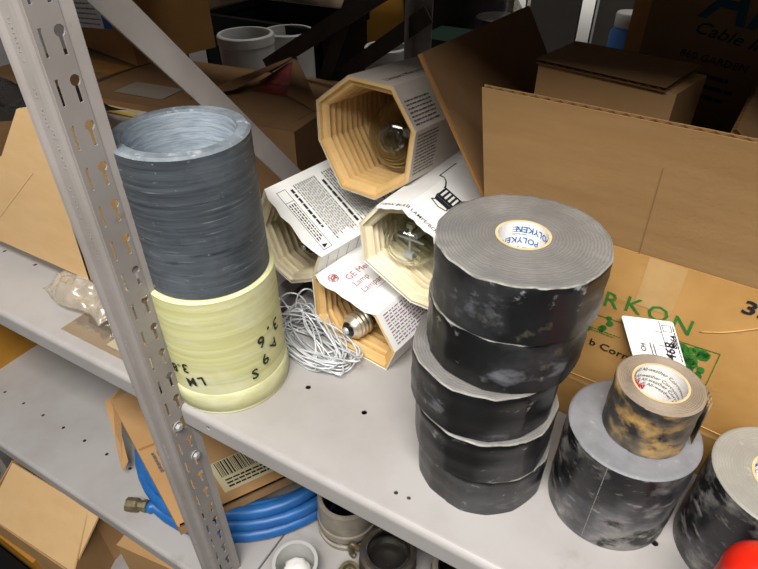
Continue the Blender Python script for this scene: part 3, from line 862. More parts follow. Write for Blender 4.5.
# flat dark line painting the shade of a crease in the flap
bm = bmesh.new()
def flp(u, v, off=.0003): # point on the outer face of the front flap
    nn = V((0, -lz, ly)).normalized()
    return V((u, ly*v, BH+lz*v))+nn*off
for (u0, v0, u1, v1) in ((.1409, .0, .1409, .72),):
    q(bm, [flp(u0, v0), flp(u0+.0007, v0), flp(u1+.0007, v1), flp(u1, v1)])
obj('crease_shade', bm, mat('crease_shadow_paper', '#94714a', rough=.85), ff)
bm = bmesh.new(); board(bm, (-.0005, D_, BH), (-.0005, 0.002, BH), (-.078, D_-.004, BH+.125), T); lf = obj('side_flap', bm, [KRAFT_D, FLUTE], bx)  # flap in shade: the darker board colour paints that shade
bm = bmesh.new(); board(bm, (W_-.001, .006, BH), (W_-.001, D_-.006, BH), (W_-.15, .016, BH+.11), T); obj('side_flap', bm, [KRAFT_D, FLUTE], bx)  # shade on this flap also painted by the darker board
bm = bmesh.new(); board(bm, (W_, D_, BH), (0, D_, BH), (W_, D_+.005, BH-.11), T); obj('back_flap', bm, [KRAFT, FLUTE], bx)
# torn clear tape on the corner of the side flap
bm = bmesh.new(); rr = random.Random(4)
N = 7
gv = [[bm.verts.new((-.074-.010*j+rr.uniform(-.003, .003), D_-.004-.038*i/N, BH+.118+.012*j+rr.uniform(-.003, .004))) for j in range(4)] for i in range(N+1)]
for i in range(N):
    for j in range(3): bm.faces.new([gv[i][j], gv[i+1][j], gv[i+1][j+1], gv[i][j+1]])
obj('torn_tape', bm, FILM, lf, True)
# packing tape strips over the front
def frp(u, v, off=.0004): return V((u, -off, v))
bm = bmesh.new()
for (u0, u1, v0, v1, o) in ((.150, .180, .165, .2135, .0004), (0.0, .042, .12, .2135, .0005), (.0, W_, .052, .0555, .0006)):
    q(bm, [frp(u0, v0, o), frp(u1, v0, o), frp(u1, v1, o), frp(u0, v1, o)])
obj('tape_strip', bm, mat('pale_tape_strip', '#c8a470', '#bb9560', 30, 4, .3, .7, rough=.35, spec=.4, bump=.2, bscale=40), fr)
# raised wrinkles in the tape over the front
WRK = mat('wrinkled_tape_highlight', '#cda46a', '#b98c50', 60, 3, .4, .6, rough=.4, spec=.5)
for pl in ([(.085, .0585), (.14, .0605), (.20, .0625), (.26, .0600), (.32, .0610)], [(.205, .160), (.222, .168), (.245, .184), (.27, .198)]):
    bm = bmesh.new(); tube(bm, [(p.x, -.0003, p.z) for p in spline([(u, 0, v) for u, v in pl], 6)], .0006, 6); obj('wrinkle', bm, WRK, fr, True)
# green print
bm = bmesh.new()
for ch, u, v in (('R', .1315, .1600), ('K', .1500, .1625), ('O', .1705, .1625), ('N', .1910, .1595)):
    put_text(bm, ch, .0225, lambda a, b_: frp(a, b_, .0008), (u, v), 0, .006)
def ln(u0, v0, u1, v1, w=.0007):
    d = V((u1-u0, v1-v0)).normalized(); nn = V((-d.y, d.x))*w/2
    q(bm, [frp(*(V((u0, v0))-nn), .0008), frp(*(V((u1, v1))-nn), .0008), frp(*(V((u1, v1))+nn), .0008), frp(*(V((u0, v0))+nn), .0008)])
ln(.104, .139, .225, .1455); ln(.225, .1455, .2255, .108); ln(.104, .139, .106, .118)
rr = random.Random(31)
def blob(u, v, r, n=9, sq=1):
    bm.faces.new([bm.verts.new(frp(u+r*(.65+.45*rr.random())*cos(2*pi*i/n), v+sq*r*(.65+.45*rr.random())*sin(2*pi*i/n), .0008)) for i in range(n)])
for _ in range(16): blob(.205+rr.uniform(-.011, .011), .134+rr.uniform(-.011, .009), rr.uniform(.003, .007))
for _ in range(10): blob(.212+rr.uniform(-.009, .008), .118+rr.uniform(-.008, .004), rr.uniform(.003, .005))
for _ in range(12): blob(.122+rr.uniform(-.012, .016), .131+rr.uniform(-.012, .01), rr.uniform(.002, .0045), 7)
bars(bm, .103, .150, .1205, .1255, 2, lambda a, b_: frp(a, b_, .0008), .4, rr)
obj('green_print', bm, INK_GR, fr)
bm = bmesh.new()
put_text(bm, 'b Corn', .0110, lambda a, b_: frp(a, b_, .0009), (.1235, .1075), -3, .012, 'LEFT', sx=1.15)
obj('black_print', bm, INK, fr); bm = bmesh.new()
put_text(bm, '33', .017, lambda a, b_: frp(a, b_, .0009), (.224, .1965), -2, .02, 'LEFT', sx=1.3)
obj('black_print', bm, INK, fr)

# small closed box inside the big box
ib = thing('cardboard_box', 'small brown cardboard box poking out of the large open box', 'cardboard box', (-.1405, .286, .0045), (0, 0, R(-14)))
bm = bmesh.new(); box(bm, (0, 0, 0), (.124, .066, .322)); obj('carton_body', bm, KRAFT_B, ib)
bm = bmesh.new(); board(bm, (-.001, -.004, .3265), (.116, -.004, .3265), (-.001, .068, .3285), .004, .008); obj('top_flap', bm, [KRAFT_D, FLUTE], ib)

# hang tag
tg = thing('paper_tag', 'white printed paper tag standing between the small tape roll and the printed box', 'tag', (.024, .1745, 2*H+.0012))
P0, P1, P3 = V((.011-.024, .1775-.1745, .124-2*H)), V((.051-.024, .1775-.1745, .135-2*H)), V((-.0075-.024, .1905-.1745, .151-2*H))
# extend down to the roll so that it stands on it
U_ = (P1-P0); W2 = (P3-P0)
U_.z *= .85
Pb = P0-W2*.75
def tgp(u, v, off=.0004):
    nn = U_.cross(W2).normalized()
    return Pb+U_*u+W2*1.75*v+nn*off
bm = bmesh.new()
rc = .06
ring = []
for (cx, cy, a0) in ((1-rc, 1-rc*.6, 0), (rc, 1-rc*.6, 90), (rc, rc*.6, 180), (1-rc, rc*.6, 270)):
    for k in range(5):
        a = R(a0+90*k/4); ring.append((cx+rc*cos(a), cy+rc*.6*sin(a)))
slab(bm, [tgp(u, v, 0) for u, v in ring], .0005)
obj('card', bm, LABELW, tg)
bm = bmesh.new()
f = lambda u, v: tgp(u, v)
for (u0, v0, u1, v1) in ((.72, .4, .725, .985), (.76, .93, .92, .933), (.76, .84, .92, .843), (.76, .84, .763, .933), (.92, .84, .923, .933), (.60, .82, .72, .823), (.60, .62, .72, .623)):
    q(bm, [f(u0, v0), f(max(u1, u0+.012), v0), f(max(u1, u0+.012), max(v1, v0+.006)), f(u0, max(v1, v0+.006))])
sz = U_.length
def tf(x, y): return tgp(x/sz, y/(W2.length*1.75))
hh = W2.length*1.75
put_text(bm, '468', .0105, tf, (.80*sz, .56*hh), 82, .02)
put_text(bm, '8864', .006, tf, (.91*sz, .70*hh), 82, .03)
put_text(bm, 'CH', .0055, tf, (.28*sz, .56*hh), 82, .02)
bars(bm, .42*hh, .66*hh, -.52*sz, -.40*sz, 2, lambda x, y: tf(-y, x), .35, random.Random(2), wmin=.1, wmax=.3)
bars(bm, .42*hh, .95*hh, -.985*sz, -.945*sz, 1, lambda x, y: tf(-y, x), .5, random.Random(3), wmin=.05, wmax=.12)
obj('printed_lettering', bm, INK, tg)

# ------------------------------------------------------------------ things behind on the main shelf, right bay
ar = thing('cardboard_box', 'tall kraft cardboard box, coloured darker for shade, with large blue letters, at the back right', 'cardboard box', (-.093, .452, 0))
bm = bmesh.new(); box(bm, (0, 0, 0), (.46, .15, .46)); arb = obj('carton_body', bm, KRAFT_D, ar)  # ordinary kraft; the shade at the back is put into its colour
bm = bmesh.new()
q(bm, [(-.0006, -.0006, 0), (.016, -.0006, 0), (.016, -.0006, .46), (-.0006, -.0006, .46)]); q(bm, [(-.0006, -.0006, 0), (-.0006, .02, 0), (-.0006, .02, .46), (-.0006, -.0006, .46)])
obj('corner_tape', bm, PACKTAPE, arb)
fa = lambda u, v: V((u, -.0008, v))
bm = bmesh.new(); put_text(bm, 'AR', .062, fa, (.066, .366), -8, .02, 'LEFT', shear=.2)
obj('large_lettering', bm, INK_N, arb)
bm = bmesh.new(); put_text(bm, 'Cable Installation', .0165, fa, (.062, .337), -11, .004, 'LEFT', shear=.25, sx=1.25)
put_text(bm, '860 GARDEN', .0105, fa, (.056, .311), -8, .004, 'LEFT', sx=1.1)
bars(bm, .053, .118, .270, .301, 3, lambda u, v: fa(u, v-(u-.048)*.13), .42, random.Random(6), wmin=.1, wmax=.25)
obj('small_lettering', bm, INK, arb)

def jar(label, name, cat, x, y, r, h, mbody, mcap, capname, n=32, ch=.02):
    t = thing(name, label, cat, (x, y, .0))
    bm = bmesh.new(); lathe(bm, [(r*.96, 0), (r, .003), (r, h-ch-.01), (r*.8, h-ch)], n, cap0=True, cap1=True); obj('body', bm, mbody, t, True, 40)
    bm = bmesh.new(); lathe(bm, [(r*.84, h-ch), (r*.86, h-.002), (r*.8, h)], n, cap0=True, cap1=True); obj(capname, bm, mcap, t, True, 40)
    return t
# roll of brown twine-like tape standing up behind the open flap
t = thing('tape_roll', 'roll of brown tape seen on edge behind the open box flap', 'tape roll', (-.158, .60, .215), (R(80), 0, R(25)))
bm = bmesh.new(); lathe(bm, [(.017, -.016), (.031, -.016), (.032, -.014), (.032, .014), (.031, .016), (.017, .016)], 40, closed=True); obj('wound_tape', bm, mat('brown_tape', '#6b4a33', '#8a7058', 60, 3, .4, .6, rough=.5), t, True, 40)
bm = bmesh.new(); lathe(bm, [(.014, -.016), (.0168, -.016), (.0168, .016), (.014, .016)], 32, closed=True); obj('cardboard_core', bm, CORE, t, True, 40)
# carton the roll rests on
t = thing('cardboard_box', 'plain dark brown carton under the brown tape roll behind the open flap', 'cardboard box', (-.215, .52, 0))
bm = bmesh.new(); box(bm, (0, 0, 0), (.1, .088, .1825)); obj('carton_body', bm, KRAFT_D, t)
bm = bmesh.new(); q(bm, [(0, .03, .183), (.1, .03, .183), (.1, .058, .183), (0, .058, .183)]); obj('tape_strip', bm, PACKTAPE, t)

# ------------------------------------------------------------------ opposing shelving behind
ou = thing('shelving_unit', 'dim shelving unit behind, with two slim white posts', 'shelving', (0, .63, -1.0))
WHITEP = mat('white_painted_post', '#e6e4de', rough=.4)
for xx in (-.289, -.447):
    bm = bmesh.new(); box(bm, (xx-.017, .57, 0), (xx+.017, .573, 1.7)); box(bm, (xx-.017, .57, 0), (xx-.014, .60, 1.7)); box(bm, (xx+.014, .57, 0), (xx+.017, .60, 1.7))
    obj('upright_post', bm, WHITEP, ou)
bm = bmesh.new(); box(bm, (-2.2, .002, .97), (.8, .565, 1.0)); obj('shelf_panel', bm, STEELP, ou)
bm = bmesh.new(); box(bm, (-2.2, .002, .45), (.8, .565, .48)); obj('shelf_panel', bm, STEELP, ou)
jar('clear jar with a blue label behind the tall brown box', 'plastic_jar', 'jar', -.135, .76, .026, .285, BLUEP, PVC, 'lid')
jar('black plastic jar behind the tall brown box, near the white post', 'plastic_jar', 'jar', -.075, .79, .04, .30, BLACKP, BLACKP, 'lid')
jar('black plastic canister behind the open flap, left of the white post', 'plastic_jar', 'jar', -.36, .80, .045, .25, BLACKP, DARK, 'lid')

# white pipe couplings
def pvc(label, x, y, r, h, z0, wall=.005):
    t = thing('pipe_coupling', label, 'pipe coupling', (x, y, z0), group='white pipe couplings behind the flat box')
    bm = bmesh.new(); lathe(bm, [(r-wall, 0), (r, 0), (r, h-.02), (r+.002, h-.018), (r+.002, h-.002), (r, h), (r-wall, h), (r-wall-.001, h-.02), (r-wall, h-.03)], 48, closed=True)
    obj('pipe_wall', bm, PVC, t, True, 40)
pvc('white plastic pipe coupling behind the flat box, the nearer and left one', -.854, .69, .056, .188, 0, .006)
pvc('white plastic pipe coupling behind the flat box, beside the black tray', -.842, .815, .054, .170, 0, .006)
pvc('white plastic pipe coupling seen between the dark rear braces', -.540, .72, .040, .195, 0)

# black tray and sacks far behind
t = thing('storage_tray', 'long black plastic tray behind the white pipe couplings', 'tray', (-.99, .86, 0))
bm = bmesh.new(); box(bm, (-.16, 0, 0), (.20, .006, .15)); box(bm, (-.16, .20, 0), (.20, .206, .15)); box(bm, (-.16, 0, 0), (-.154, .206, .15)); box(bm, (.194, 0, 0), (.20, .206, .15)); box(bm, (-.16, 0, 0), (.20, .206, .005)); obj('tray_body', bm, BLACKP, t)
bm = bmesh.new(); box(bm, (-.165, -.012, .15), (.205, .006, .168)); box(bm, (-.165, .2, .15), (.205, .212, .168)); box(bm, (-.165, -.012, .15), (-.15, .212, .168)); box(bm, (.19, -.012, .15), (.205, .212, .168)); obj('rim', bm, BLACKP, t)

def lump(name, label, cat, loc, size, m, seed, parent_name=None, knot=None):
    t = thing(name, label, cat, loc)
    bm = bmesh.new(); bmesh.ops.create_icosphere(bm, subdivisions=4, radius=1)
    for v in bm.verts:
        p = v.co.copy(); k = 1+.22*noise.noise(p*1.4+V((seed, 0, 0)))+.08*noise.noise(p*4+V((0, seed, 0)))
        # boxier than a ball, with a flat underside
        p = V(tuple(math.copysign(abs(c)**.72, c) for c in p))*k
        v.co = V((p.x*size[0], p.y*size[1], max(0, (p.z+.85)*size[2])))
    obj('sack_body', bm, m, t, True)
    if knot:
        bm = bmesh.new(); lathe(bm, [(.018, 0), (.008, .012), (.016, .03), (.022, .045)], 14, lambda a, r, z, k: r*(1+.2*sin(5*a)), mx=M.Translation((0, 0, size[2]*1.75))); obj('tied_neck', bm, m, t, True)
lump('sack', 'brown lumpy sack behind the black tray, left of the other', 'sack', (-1.32, 1.18, 0), (.17, .09, .13), BROWNP, 2, knot=1)
lump('sack', 'paler brown sack behind the black tray, right of the other', 'sack', (-1.0, 1.20, 0), (.14, .09, .12), mat('pale_sacking', '#8d7a62', '#7d6a52', 40, 4, .35, .65, rough=.9), 7, knot=1)
t = thing('cardboard_box', 'tan carton far behind, between the sacks and the dark braces', 'cardboard box', (-.83, 1.12, 0))
bm = bmesh.new(); box(bm, (0, 0, 0), (.14, .14, .29)); obj('carton_body', bm, KRAFT_Y, t)
bm = bmesh.new(); q(bm, [(-.0005, -.0008, .24), (.1405, -.0008, .24), (.1405, -.0008, .27), (-.0005, -.0008, .27)]); obj('tape_strip', bm, PACKTAPE, t)
t = thing('plastic_bucket', 'dark bucket behind the topmost bulb carton', 'bucket', (-.57, 1.10, 0))
bm = bmesh.new(); lathe(bm, [(.10, 0), (.125, .24), (.130, .243), (.130, .255), (.121, .255), (.097, .005)], 40, cap0=True, cap1=True); obj('bucket_body', bm, DARK, t, True, 40)
bm = bmesh.new(); tube(bm, [(.13*cos(a), -.01-.05*sin(a), .25+.1*sin(a)) for a in [pi*i/16 for i in range(17)]], .003, 6); obj('handle', bm, CHROME, t, True)
t = thing('plastic_bin', 'dark green bin seen under the dark rear brace', 'bin', (-.535, .86, 0))
bm = bmesh.new(); box(bm, (0, 0, 0), (.12, .1, .17)); obj('bin_body', bm, GREENP, t)
bm = bmesh.new(); box(bm, (-.006, -.006, .17), (.126, .106, .182)); obj('lid', bm, GREENP, t)

# ------------------------------------------------------------------ left bay, rear boxes
fb = thing('cardboard_box', 'flat brown cardboard box with a red printed opening, behind the side brace', 'cardboard box', (-.485, .355, 0), (0, 0, R(6)))
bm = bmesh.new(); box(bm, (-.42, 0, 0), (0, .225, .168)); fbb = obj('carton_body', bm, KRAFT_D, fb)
bm = bmesh.new()
vs = [(-.195, .06, .172), (-.11, .19, .174), (-.03, .06, .171), (-.115, .02, .17)]
apex = V((-.115, .12, .196))
slab(bm, [(-.22, .02, .1685), (-.02, .03, .1685), (-.0, .215, .1695), (-.20, .215, .1695)], .0006)
for a, b_ in (((-.22, .05, .169), (-.125, .215, .200)), ((-.125, .215, .200), (-.005, .075, .169))):
    a, b_ = V(a), V(b_)
    slab(bm, [a, b_, b_+V((.0, .010, .003)), a+V((0, .010, .003))], .0015)
bm.faces.new([bm.verts.new(p) for p in ((-.22, .052, .1695), (-.125, .216, .2005), (-.16, .09, .18))])
bm.faces.new([bm.verts.new(p) for p in ((-.005, .077, .1695), (-.125, .216, .2005), (-.07, .10, .18))])
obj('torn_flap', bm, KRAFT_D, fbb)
bm = bmesh.new(); q(bm, [(-.15, .12, .1702), (-.08, .12, .1702), (-.09, .16, .1702), (-.145, .16, .1702)]); q(bm, [(-.165, .16, .171), (-.085, .16, .171), (-.125, .212, .197)])
obj('red_print', bm, REDPAPER, fbb)
bm = bmesh.new(); q(bm, [(-.36, .03, .1690), (-.26, .03, .1690), (-.26, .085, .1690), (-.36, .085, .1690)]); obj('pale_label', bm, mat('dull_label', '#8f8376', rough=.6), fbb)
# thin box with a yellow and white label in front of it
t = thing('carton', 'thin carton with white and yellow label beside the dark sleeve, behind the post', 'carton', (-.805, .295, 0), (0, 0, R(4)))
bm = bmesh.new(); box(bm, (-.1, 0, 0), (.075, .05, .158)); c_ = obj('carton_body', bm, KRAFT_D, t)
bm = bmesh.new(); q(bm, [(-.095, .004, .1585), (.06, .004, .1585), (.06, .045, .1585), (-.095, .045, .1585)]); q(bm, [(-.06, -.0006, .10), (.06, -.0006, .10), (.06, -.0006, .158), (-.06, -.0006, .158)]); lb = obj('label', bm, PAPER_G, c_)
bm = bmesh.new(); q(bm, [(-.06, -.0010, .10), (.06, -.0010, .10), (.06, -.0010, .125), (-.06, -.0010, .125)]); q(bm, [(-.095, .004, .159), (.06, .004, .159), (.06, .012, .159), (-.095, .012, .159)])
bars(bm, -.09, .05, .016, .046, 5, lambda u, v: V((u, v, .159)), .35, random.Random(8)); 
obj('label_print', bm, YELL, lb)

# upper carton with white label
uc = thing('cardboard_box', 'brown cardboard box with a white and blue label in the upper left, behind the brace', 'cardboard box', (-.920, .464, .1695), (0, 0, R(-12)))
bm = bmesh.new(); box(bm, (-.23, 0, 0), (0, .172, .25)); ucb = obj('carton_body', bm, KRAFT_O, uc)
t = thing('cardboard_box', 'added dark brown box filling the dark gap under the labelled box, left of the post', 'cardboard box', (-1.152, .28, 0))
bm = bmesh.new(); box(bm, (0, 0, 0), (.222, .32, .1665)); b_ = obj('carton_body', bm, KRAFT_D, t)  # box added to close off a bright gap at the left rear
bm = bmesh.new(); q(bm, [(0, .13, .1671), (.222, .13, .1671), (.222, .18, .1671), (0, .18, .1671)]); obj('tape_strip', bm, PACKTAPE, b_)
bm = bmesh.new(); q(bm, [(-.20, -.0006, .038), (-.060, -.0006, .054), (-.060, -.0006, .125), (-.20, -.0006, .11)]); lb = obj('label', bm, PAPER_W, ucb)
bm = bmesh.new(); bars(bm, -.195, -.098, .062, .115, 6, lambda u, v: V((u, -.0009, v+u*.1)), .3, random.Random(9)); obj('label_print', bm, INK_G, lb)
bm = bmesh.new(); q(bm, [(-.092, -.0009, .0505), (-.060, -.0009, .0542), (-.060, -.0009, .086), (-.092, -.0009, .082)]); obj('blue_patch', bm, INK_B, lb)

# ------------------------------------------------------------------ left bay, front carton, film and blister
lc = thing('cardboard_box', 'pale tan cardboard box with slanted front, left of the post on the left shelf', 'cardboard box', (-.632, .082, .034))
def lcboard(p0, pts, nm):
    bm = bmesh.new(); slab(bm, pts, .004); return obj(nm, bm, KRAFT_L, lc)
lcf = lcboard(None, [(-.34, 0, 0), (.006, 0, 0), (.026, 0, .235), (-.012, 0, .225), (-.085, 0, .155), (-.22, 0, .09), (-.34, 0, .07)], 'front_panel')
lcboard(None, [(.006, .0, 0), (.006, .07, 0), (.022, .07, .2), (.026, 0, .235)], 'side_panel')
lcboard(None, [(.006, .07, 0), (-.34, .07, 0), (-.34, .07, .07), (-.15, .07, .1), (.022, .07, .17)], 'back_panel')
bm = bmesh.new(); box(bm, (-.34, .002, 0), (.004, .068, .004)); obj('bottom_panel', bm, KRAFT_L, lc)
bm = bmesh.new()
q(bm, [(-.20, -.0004, .02), (-.199, -.0004, .0185), (-.03, -.0004, .145), (-.031, -.0004, .1465)])
obj('crease', bm, mat('crease_line', '#dcb684', rough=.8), lcf)
# dark crinkled film in and over the carton
def film(name, label, cat, loc, sx, sy, hgt, m, seed, nx=26, ny=18, flat=True):
    bm = bmesh.new(); g = []
    for i in range(nx+1):
        row = []
        for j in range(ny+1):
            u, v = i/nx*2-1, j/ny*2-1
            h = noise.noise(V((u*2.2+seed, v*2.2, 0)))*.5+noise.noise(V((u*5, v*5+seed, 1)))*.35+noise.noise(V((u*11, v*11, seed)))*.15
            e = (1-u**6)*(1-v**6)
            row.append(bm.verts.new((u*sx*(1+.08*sin(5*v+seed)), v*sy*(1+.1*sin(4*u+seed)), max(.0005, hgt*(.5+h)*e))))
        g.append(row)
    for i in range(nx):
        for j in range(ny): bm.faces.new([g[i][j], g[i+1][j], g[i+1][j+1], g[i][j+1]])
    return bm
bm = film('', '', '', None, .13, .085, .05, None, 3)
o = obj('crinkled_film', bm, DARKFILM, None, True); o.location = (-.87, .19, .185); o.rotation_euler = (R(-12), R(-6), 0)
tag(o, 'dark shiny crinkled plastic film on top of the pale tan box at the left edge', 'plastic film')
bm = film('', '', '', None, .070, .042, .030, None, 9, 34, 22)
o = obj('plastic_bag', bm, FILM, None, True); o.location = (-.630, .088, .0125); o.rotation_euler = (0, 0, R(-4))
md = o.modifiers.new('thick', 'SOLIDIFY'); md.thickness = .0004
tag(o, 'crumpled clear plastic bag squashed under the corner of the pale tan box', 'plastic bag')
# clear blister tray on the shelf
bt = thing('blister_tray', 'clear plastic blister tray lying flat on the left shelf beside the post', 'plastic tray', (-.535, .075, .0))
bm = bmesh.new()
x0, x1, y0, y1 = -.085, .085, -.055, .07
slab(bm, [(x0, y0, .0012), (x1, y0, .0012), (x1, y1, .0012), (x0, y1, .0012)], .0008)
for (a, b_) in (((x0+.02, y0+.025), (x1-.02, y0+.025)), ((x1-.02, y0+.025), (x1-.02, y1-.01)), ((x1-.02, y1-.01), (x0+.02, y1-.01)), ((x0+.02, y1-.01), (x0+.02, y0+.025))):
    q(bm, [(a[0], a[1], .0012), (b_[0], b_[1], .0012), (b_[0]*.94, b_[1]*.94, .011), (a[0]*.94, a[1]*.94, .011)])
q(bm, [((x0+.02)*.94, (y0+.025)*.94, .011), ((x1-.02)*.94, (y0+.025)*.94, .011), ((x1-.02)*.94, (y1-.01)*.94, .011), ((x0+.02)*.94, (y1-.01)*.94, .011)])
obj('clear_shell', bm, BLISTER, bt)
bm = bmesh.new(); box(bm, (x0+.075, y0+.008, .0013), (x1-.002, y0+.034, .0016)); obj('paper_insert', bm, mat('buff_insert', '#b3a58c', rough=.7), bt)
bm = bmesh.new()
for xx in (.012, .022): tube(bm, [(xx, .0, .004), (xx, .014, .004)], .0028, 10)
obj('metal_pins', bm, CHROME, bt, True)

# ------------------------------------------------------------------ lower shelf, z = -.37
ZL = -.37
yb = thing('cardboard_box', 'ochre cardboard box at the left edge, standing on the lower shelf in shadow', 'cardboard box', (-1.10, .06, ZL))
bm = bmesh.new(); box(bm, (-.25, 0, 0), (0, .34, .20)); ybb = obj('carton_body', bm, KRAFT_Y, yb)
bm = bmesh.new(); q(bm, [(.0006, .0, .15), (.0006, .34, .15), (.0006, .34, .19), (.0006, .0, .19)]); obj('tape_strip', bm, PACKTAPE, ybb)

# blue hose
hs = thing('hose_coil', 'coiled blue hose on the lower shelf under the printed box', 'hose', (-.53, .225, ZL))
bm = bmesh.new(); rr = random.Random(8); pts = []
turns = 5; N = 46
for k in range(turns*N):
    a = R(258)+2*pi*k/N; tr = k/N
    WW = (.212, .186, .205, .176, .194, .17); w = WW[int(tr)]; w2 = WW[min(5, int(tr)+1)]
    f_ = tr-int(tr); r_ = w+(w2-w)*f_
    pts.append((r_*1.02*cos(a)+.003*sin(3*a+tr), r_*.98*sin(a), .0105+.0115*min(tr, 4.6)*(.75+.25*sin(a*1.0+1))+.001*sin(4*a)))
pts = [V((-.052, -.209, .0108)), V((-.048, -.2085, .0106))]+[V(p) for p in pts]
tube(bm, pts, .0104, 12)
obj('hose_tube', bm, HOSE, hs, True)
bm = bmesh.new()
d0 = V((-.086, -.225, .012)); d1 = V((-.050, -.2085, .0112)); dd = (d1-d0).normalized()
mx = M.Translation(d0) @ dd.to_track_quat('Z', 'Y').to_matrix().to_4x4()
lathe(bm, [(.0085, 0), (.0115, .001), (.0115, .005), (.0118, .006), (.0118, .018), (.010, .020), (.0086, .021), (.0086, .028), (.0105, .029), (.0105, .034), (.0095, .035)], 8, mx=mx, cap0=True, cap1=True)
ft = obj('end_fitting', bm, FITTING, hs, True, 30)
bm = bmesh.new(); mx2 = M.Translation(V((.0, -.203, .012))) @ dd.to_track_quat('Z', 'Y').to_matrix().to_4x4()
lathe(bm, [(.0102, 0), (.0128, .001), (.0128, .010), (.0102, .011)], 20, mx=mx2); obj('ferrule', bm, FITTING, hs, True, 30)

# box on the hose
sb = thing('cardboard_box', 'tan cardboard box with barcode label lying on the blue hose', 'cardboard box', (-.476, -.004, -.297), (0, 0, 0))
ux, uy = V((.0895, .150, 0)).normalized(), V((-.282, .115, 0)).normalized()   # along its short and long edges
def sp(a, b_, z=0): return ux*a+uy*b_+V((0, 0, z))
bm = bmesh.new()
slab(bm, [sp(0, 0), sp(.30, 0), sp(.30, .305), sp(0, .305)], .004)
slab(bm, [sp(0, 0, -.022), sp(.30, 0, -.022), sp(.30, 0), sp(0, 0)], .003)
slab(bm, [sp(0, .305, -.022), sp(0, 0, -.022), sp(0, 0), sp(0, .305)], -.003)
slab(bm, [sp(.30, 0, -.022), sp(.30, .305, -.022), sp(.30, .305), sp(.30, 0)], .003)
sbb = obj('carton_body', bm, KRAFT_B, sb)
bm = bmesh.new()
q(bm, [sp(0, .165, .0006), sp(.30, .165, .0006), sp(.30, .17, .0006), sp(0, .17, .0006)])
q(bm, [sp(-.0006, .165, .0006), sp(-.0006, .17, .0006), sp(-.0006, .17, -.02), sp(-.0006, .165, -.02)])
obj('flap_seam', bm, KRAFT_O, sbb)
bm = bmesh.new(); rr = random.Random(12); g = []
for i in range(9):
    g.append([bm.verts.new(sp(-.004-.012*j-rr.uniform(0, .003), .315+.004*j-.12*i/8, -.002-.013*j*(1+.25*rr.random()))) for j in range(5)])
for i in range(8):
    for j in range(4): bm.faces.new([g[i][j], g[i+1][j], g[i+1][j+1], g[i][j+1]])
bmx = bmesh.new(); bm.free()
slab(bmx, [sp(.0, .306, 0), sp(.05, .312, .004), sp(.02, .335, -.008), sp(-.012, .325, -.018), sp(-.022, .255, -.040), sp(-.030, .215, -.052), sp(-.034, .185, -.050), sp(-.020, .190, -.036), sp(-.012, .230, -.018)], .003)
obj('torn_flap', bmx, KRAFT_B, sbb)
bm = bmesh.new(); q(bm, [sp(.076, .020, .0007), sp(.185, .020, .0007), sp(.185, .082, .0007), sp(.076, .082, .0007)]); lb = obj('label', bm, mat('cream_label', '#cfc39c', rough=.5), sbb)
bm = bmesh.new(); a = .084; rr = random.Random(77)
while a < .180:
    w = rr.choice((.0008, .0014, .0024)); q(bm, [sp(a, .048, .0011), sp(a+w, .048, .0011), sp(a+w, .080, .0011), sp(a, .080, .0011)]); a += w+rr.choice((.001, .0016, .0022))
bars(bm, .086, .16, .024, .044, 3, lambda u, v: sp(u, v, .0011), .5, rr, wmin=.08, wmax=.16)
obj('barcode', bm, INK, lb)
bm = bmesh.new(); bars(bm, -.150, -.098, .010, .036, 3, lambda u, v: sp(v, -u, .0011), .55, rr, wmin=.1, wmax=.2); obj('stamped_print', bm, INK_G, sbb)

# couplings and rings in the right bay's lower shelf
def ringfit(name, label, cat, x, y, prof, m, extra=None):
    t = thing(name, label, cat, (x, y, ZL))
    bm = bmesh.new(); lathe(bm, prof, 48, closed=True); obj('fitting_body', bm, m, t, True, 35)
    return t
t = ringfit('hose_coupling', 'large grey pipe coupling below the shelf lip, right of the blue hose', 'pipe fitting', -.292, .156,
            [(.036, 0), (.047, 0), (.048, .004), (.048, .010), (.0445, .012), (.0445, .018), (.047, .020), (.048, .026), (.047, .034), (.045, .036), (.0455, .072), (.044, .080), (.038, .082), (.036, .078)], CAST)
bm = bmesh.new(); lathe(bm, [(.0335, .004), (.0358, .004), (.0358, .074), (.0335, .074)], 40, closed=True); lathe(bm, [(.0005, .006), (.0345, .006)], 40); obj('gasket_and_dark_bore', bm, BLACKP, t, True, 40)  # black disc added in the bore to paint its dark inside
bm = bmesh.new(); lathe(bm, [(.0452, .0125), (.0462, .0140), (.0462, .016), (.0452, .0175)], 48); obj('bright_ring', bm, CHROME, t, True)
t = ringfit('pipe_cup', 'round pale grey cup with white packing at the bottom edge of the photo', 'cup', -.3094, .0448,
            [(.0265, .003), (.0265, .0), (.030, 0), (.031, .040), (.0325, .044), (.0325, .048), (.0275, .048), (.0272, .04)], mat('pale_grey_plastic', '#b9b8b4', rough=.35))
bm = bmesh.new(); bmesh.ops.create_icosphere(bm, subdivisions=3, radius=1)
for v in bm.verts: p_ = v.co; v.co = V((p_.x*.021*(1+.2*noise.noise(p_*3)), p_.y*.021*(1+.2*noise.noise(p_*3+V((4, 0, 0)))), .018+p_.z*.015*(1+.3*noise.noise(p_*4))))
obj('white_packing', bm, PAPER_W, t, True)
t = ringfit('camlock_coupling', 'dark camlock coupling with a bright inner ring under the shelf lip', 'pipe fitting', -.203, .124,
            [(.030, 0), (.040, 0), (.042, .006), (.042, .028), (.039, .034), (.041, .040), (.041, .048), (.036, .050), (.032, .048)], mat('oxidised_metal', '#5e564a', '#453f36', 50, 4, .35, .65, rough=.5, metal=.3))
bm = bmesh.new(); lathe(bm, [(.0280, .018), (.0318, .018), (.0318, .051), (.0300, .053), (.0285, .051)], 48, closed=True); obj('bright_ring', bm, CHROME, t, True, 40)
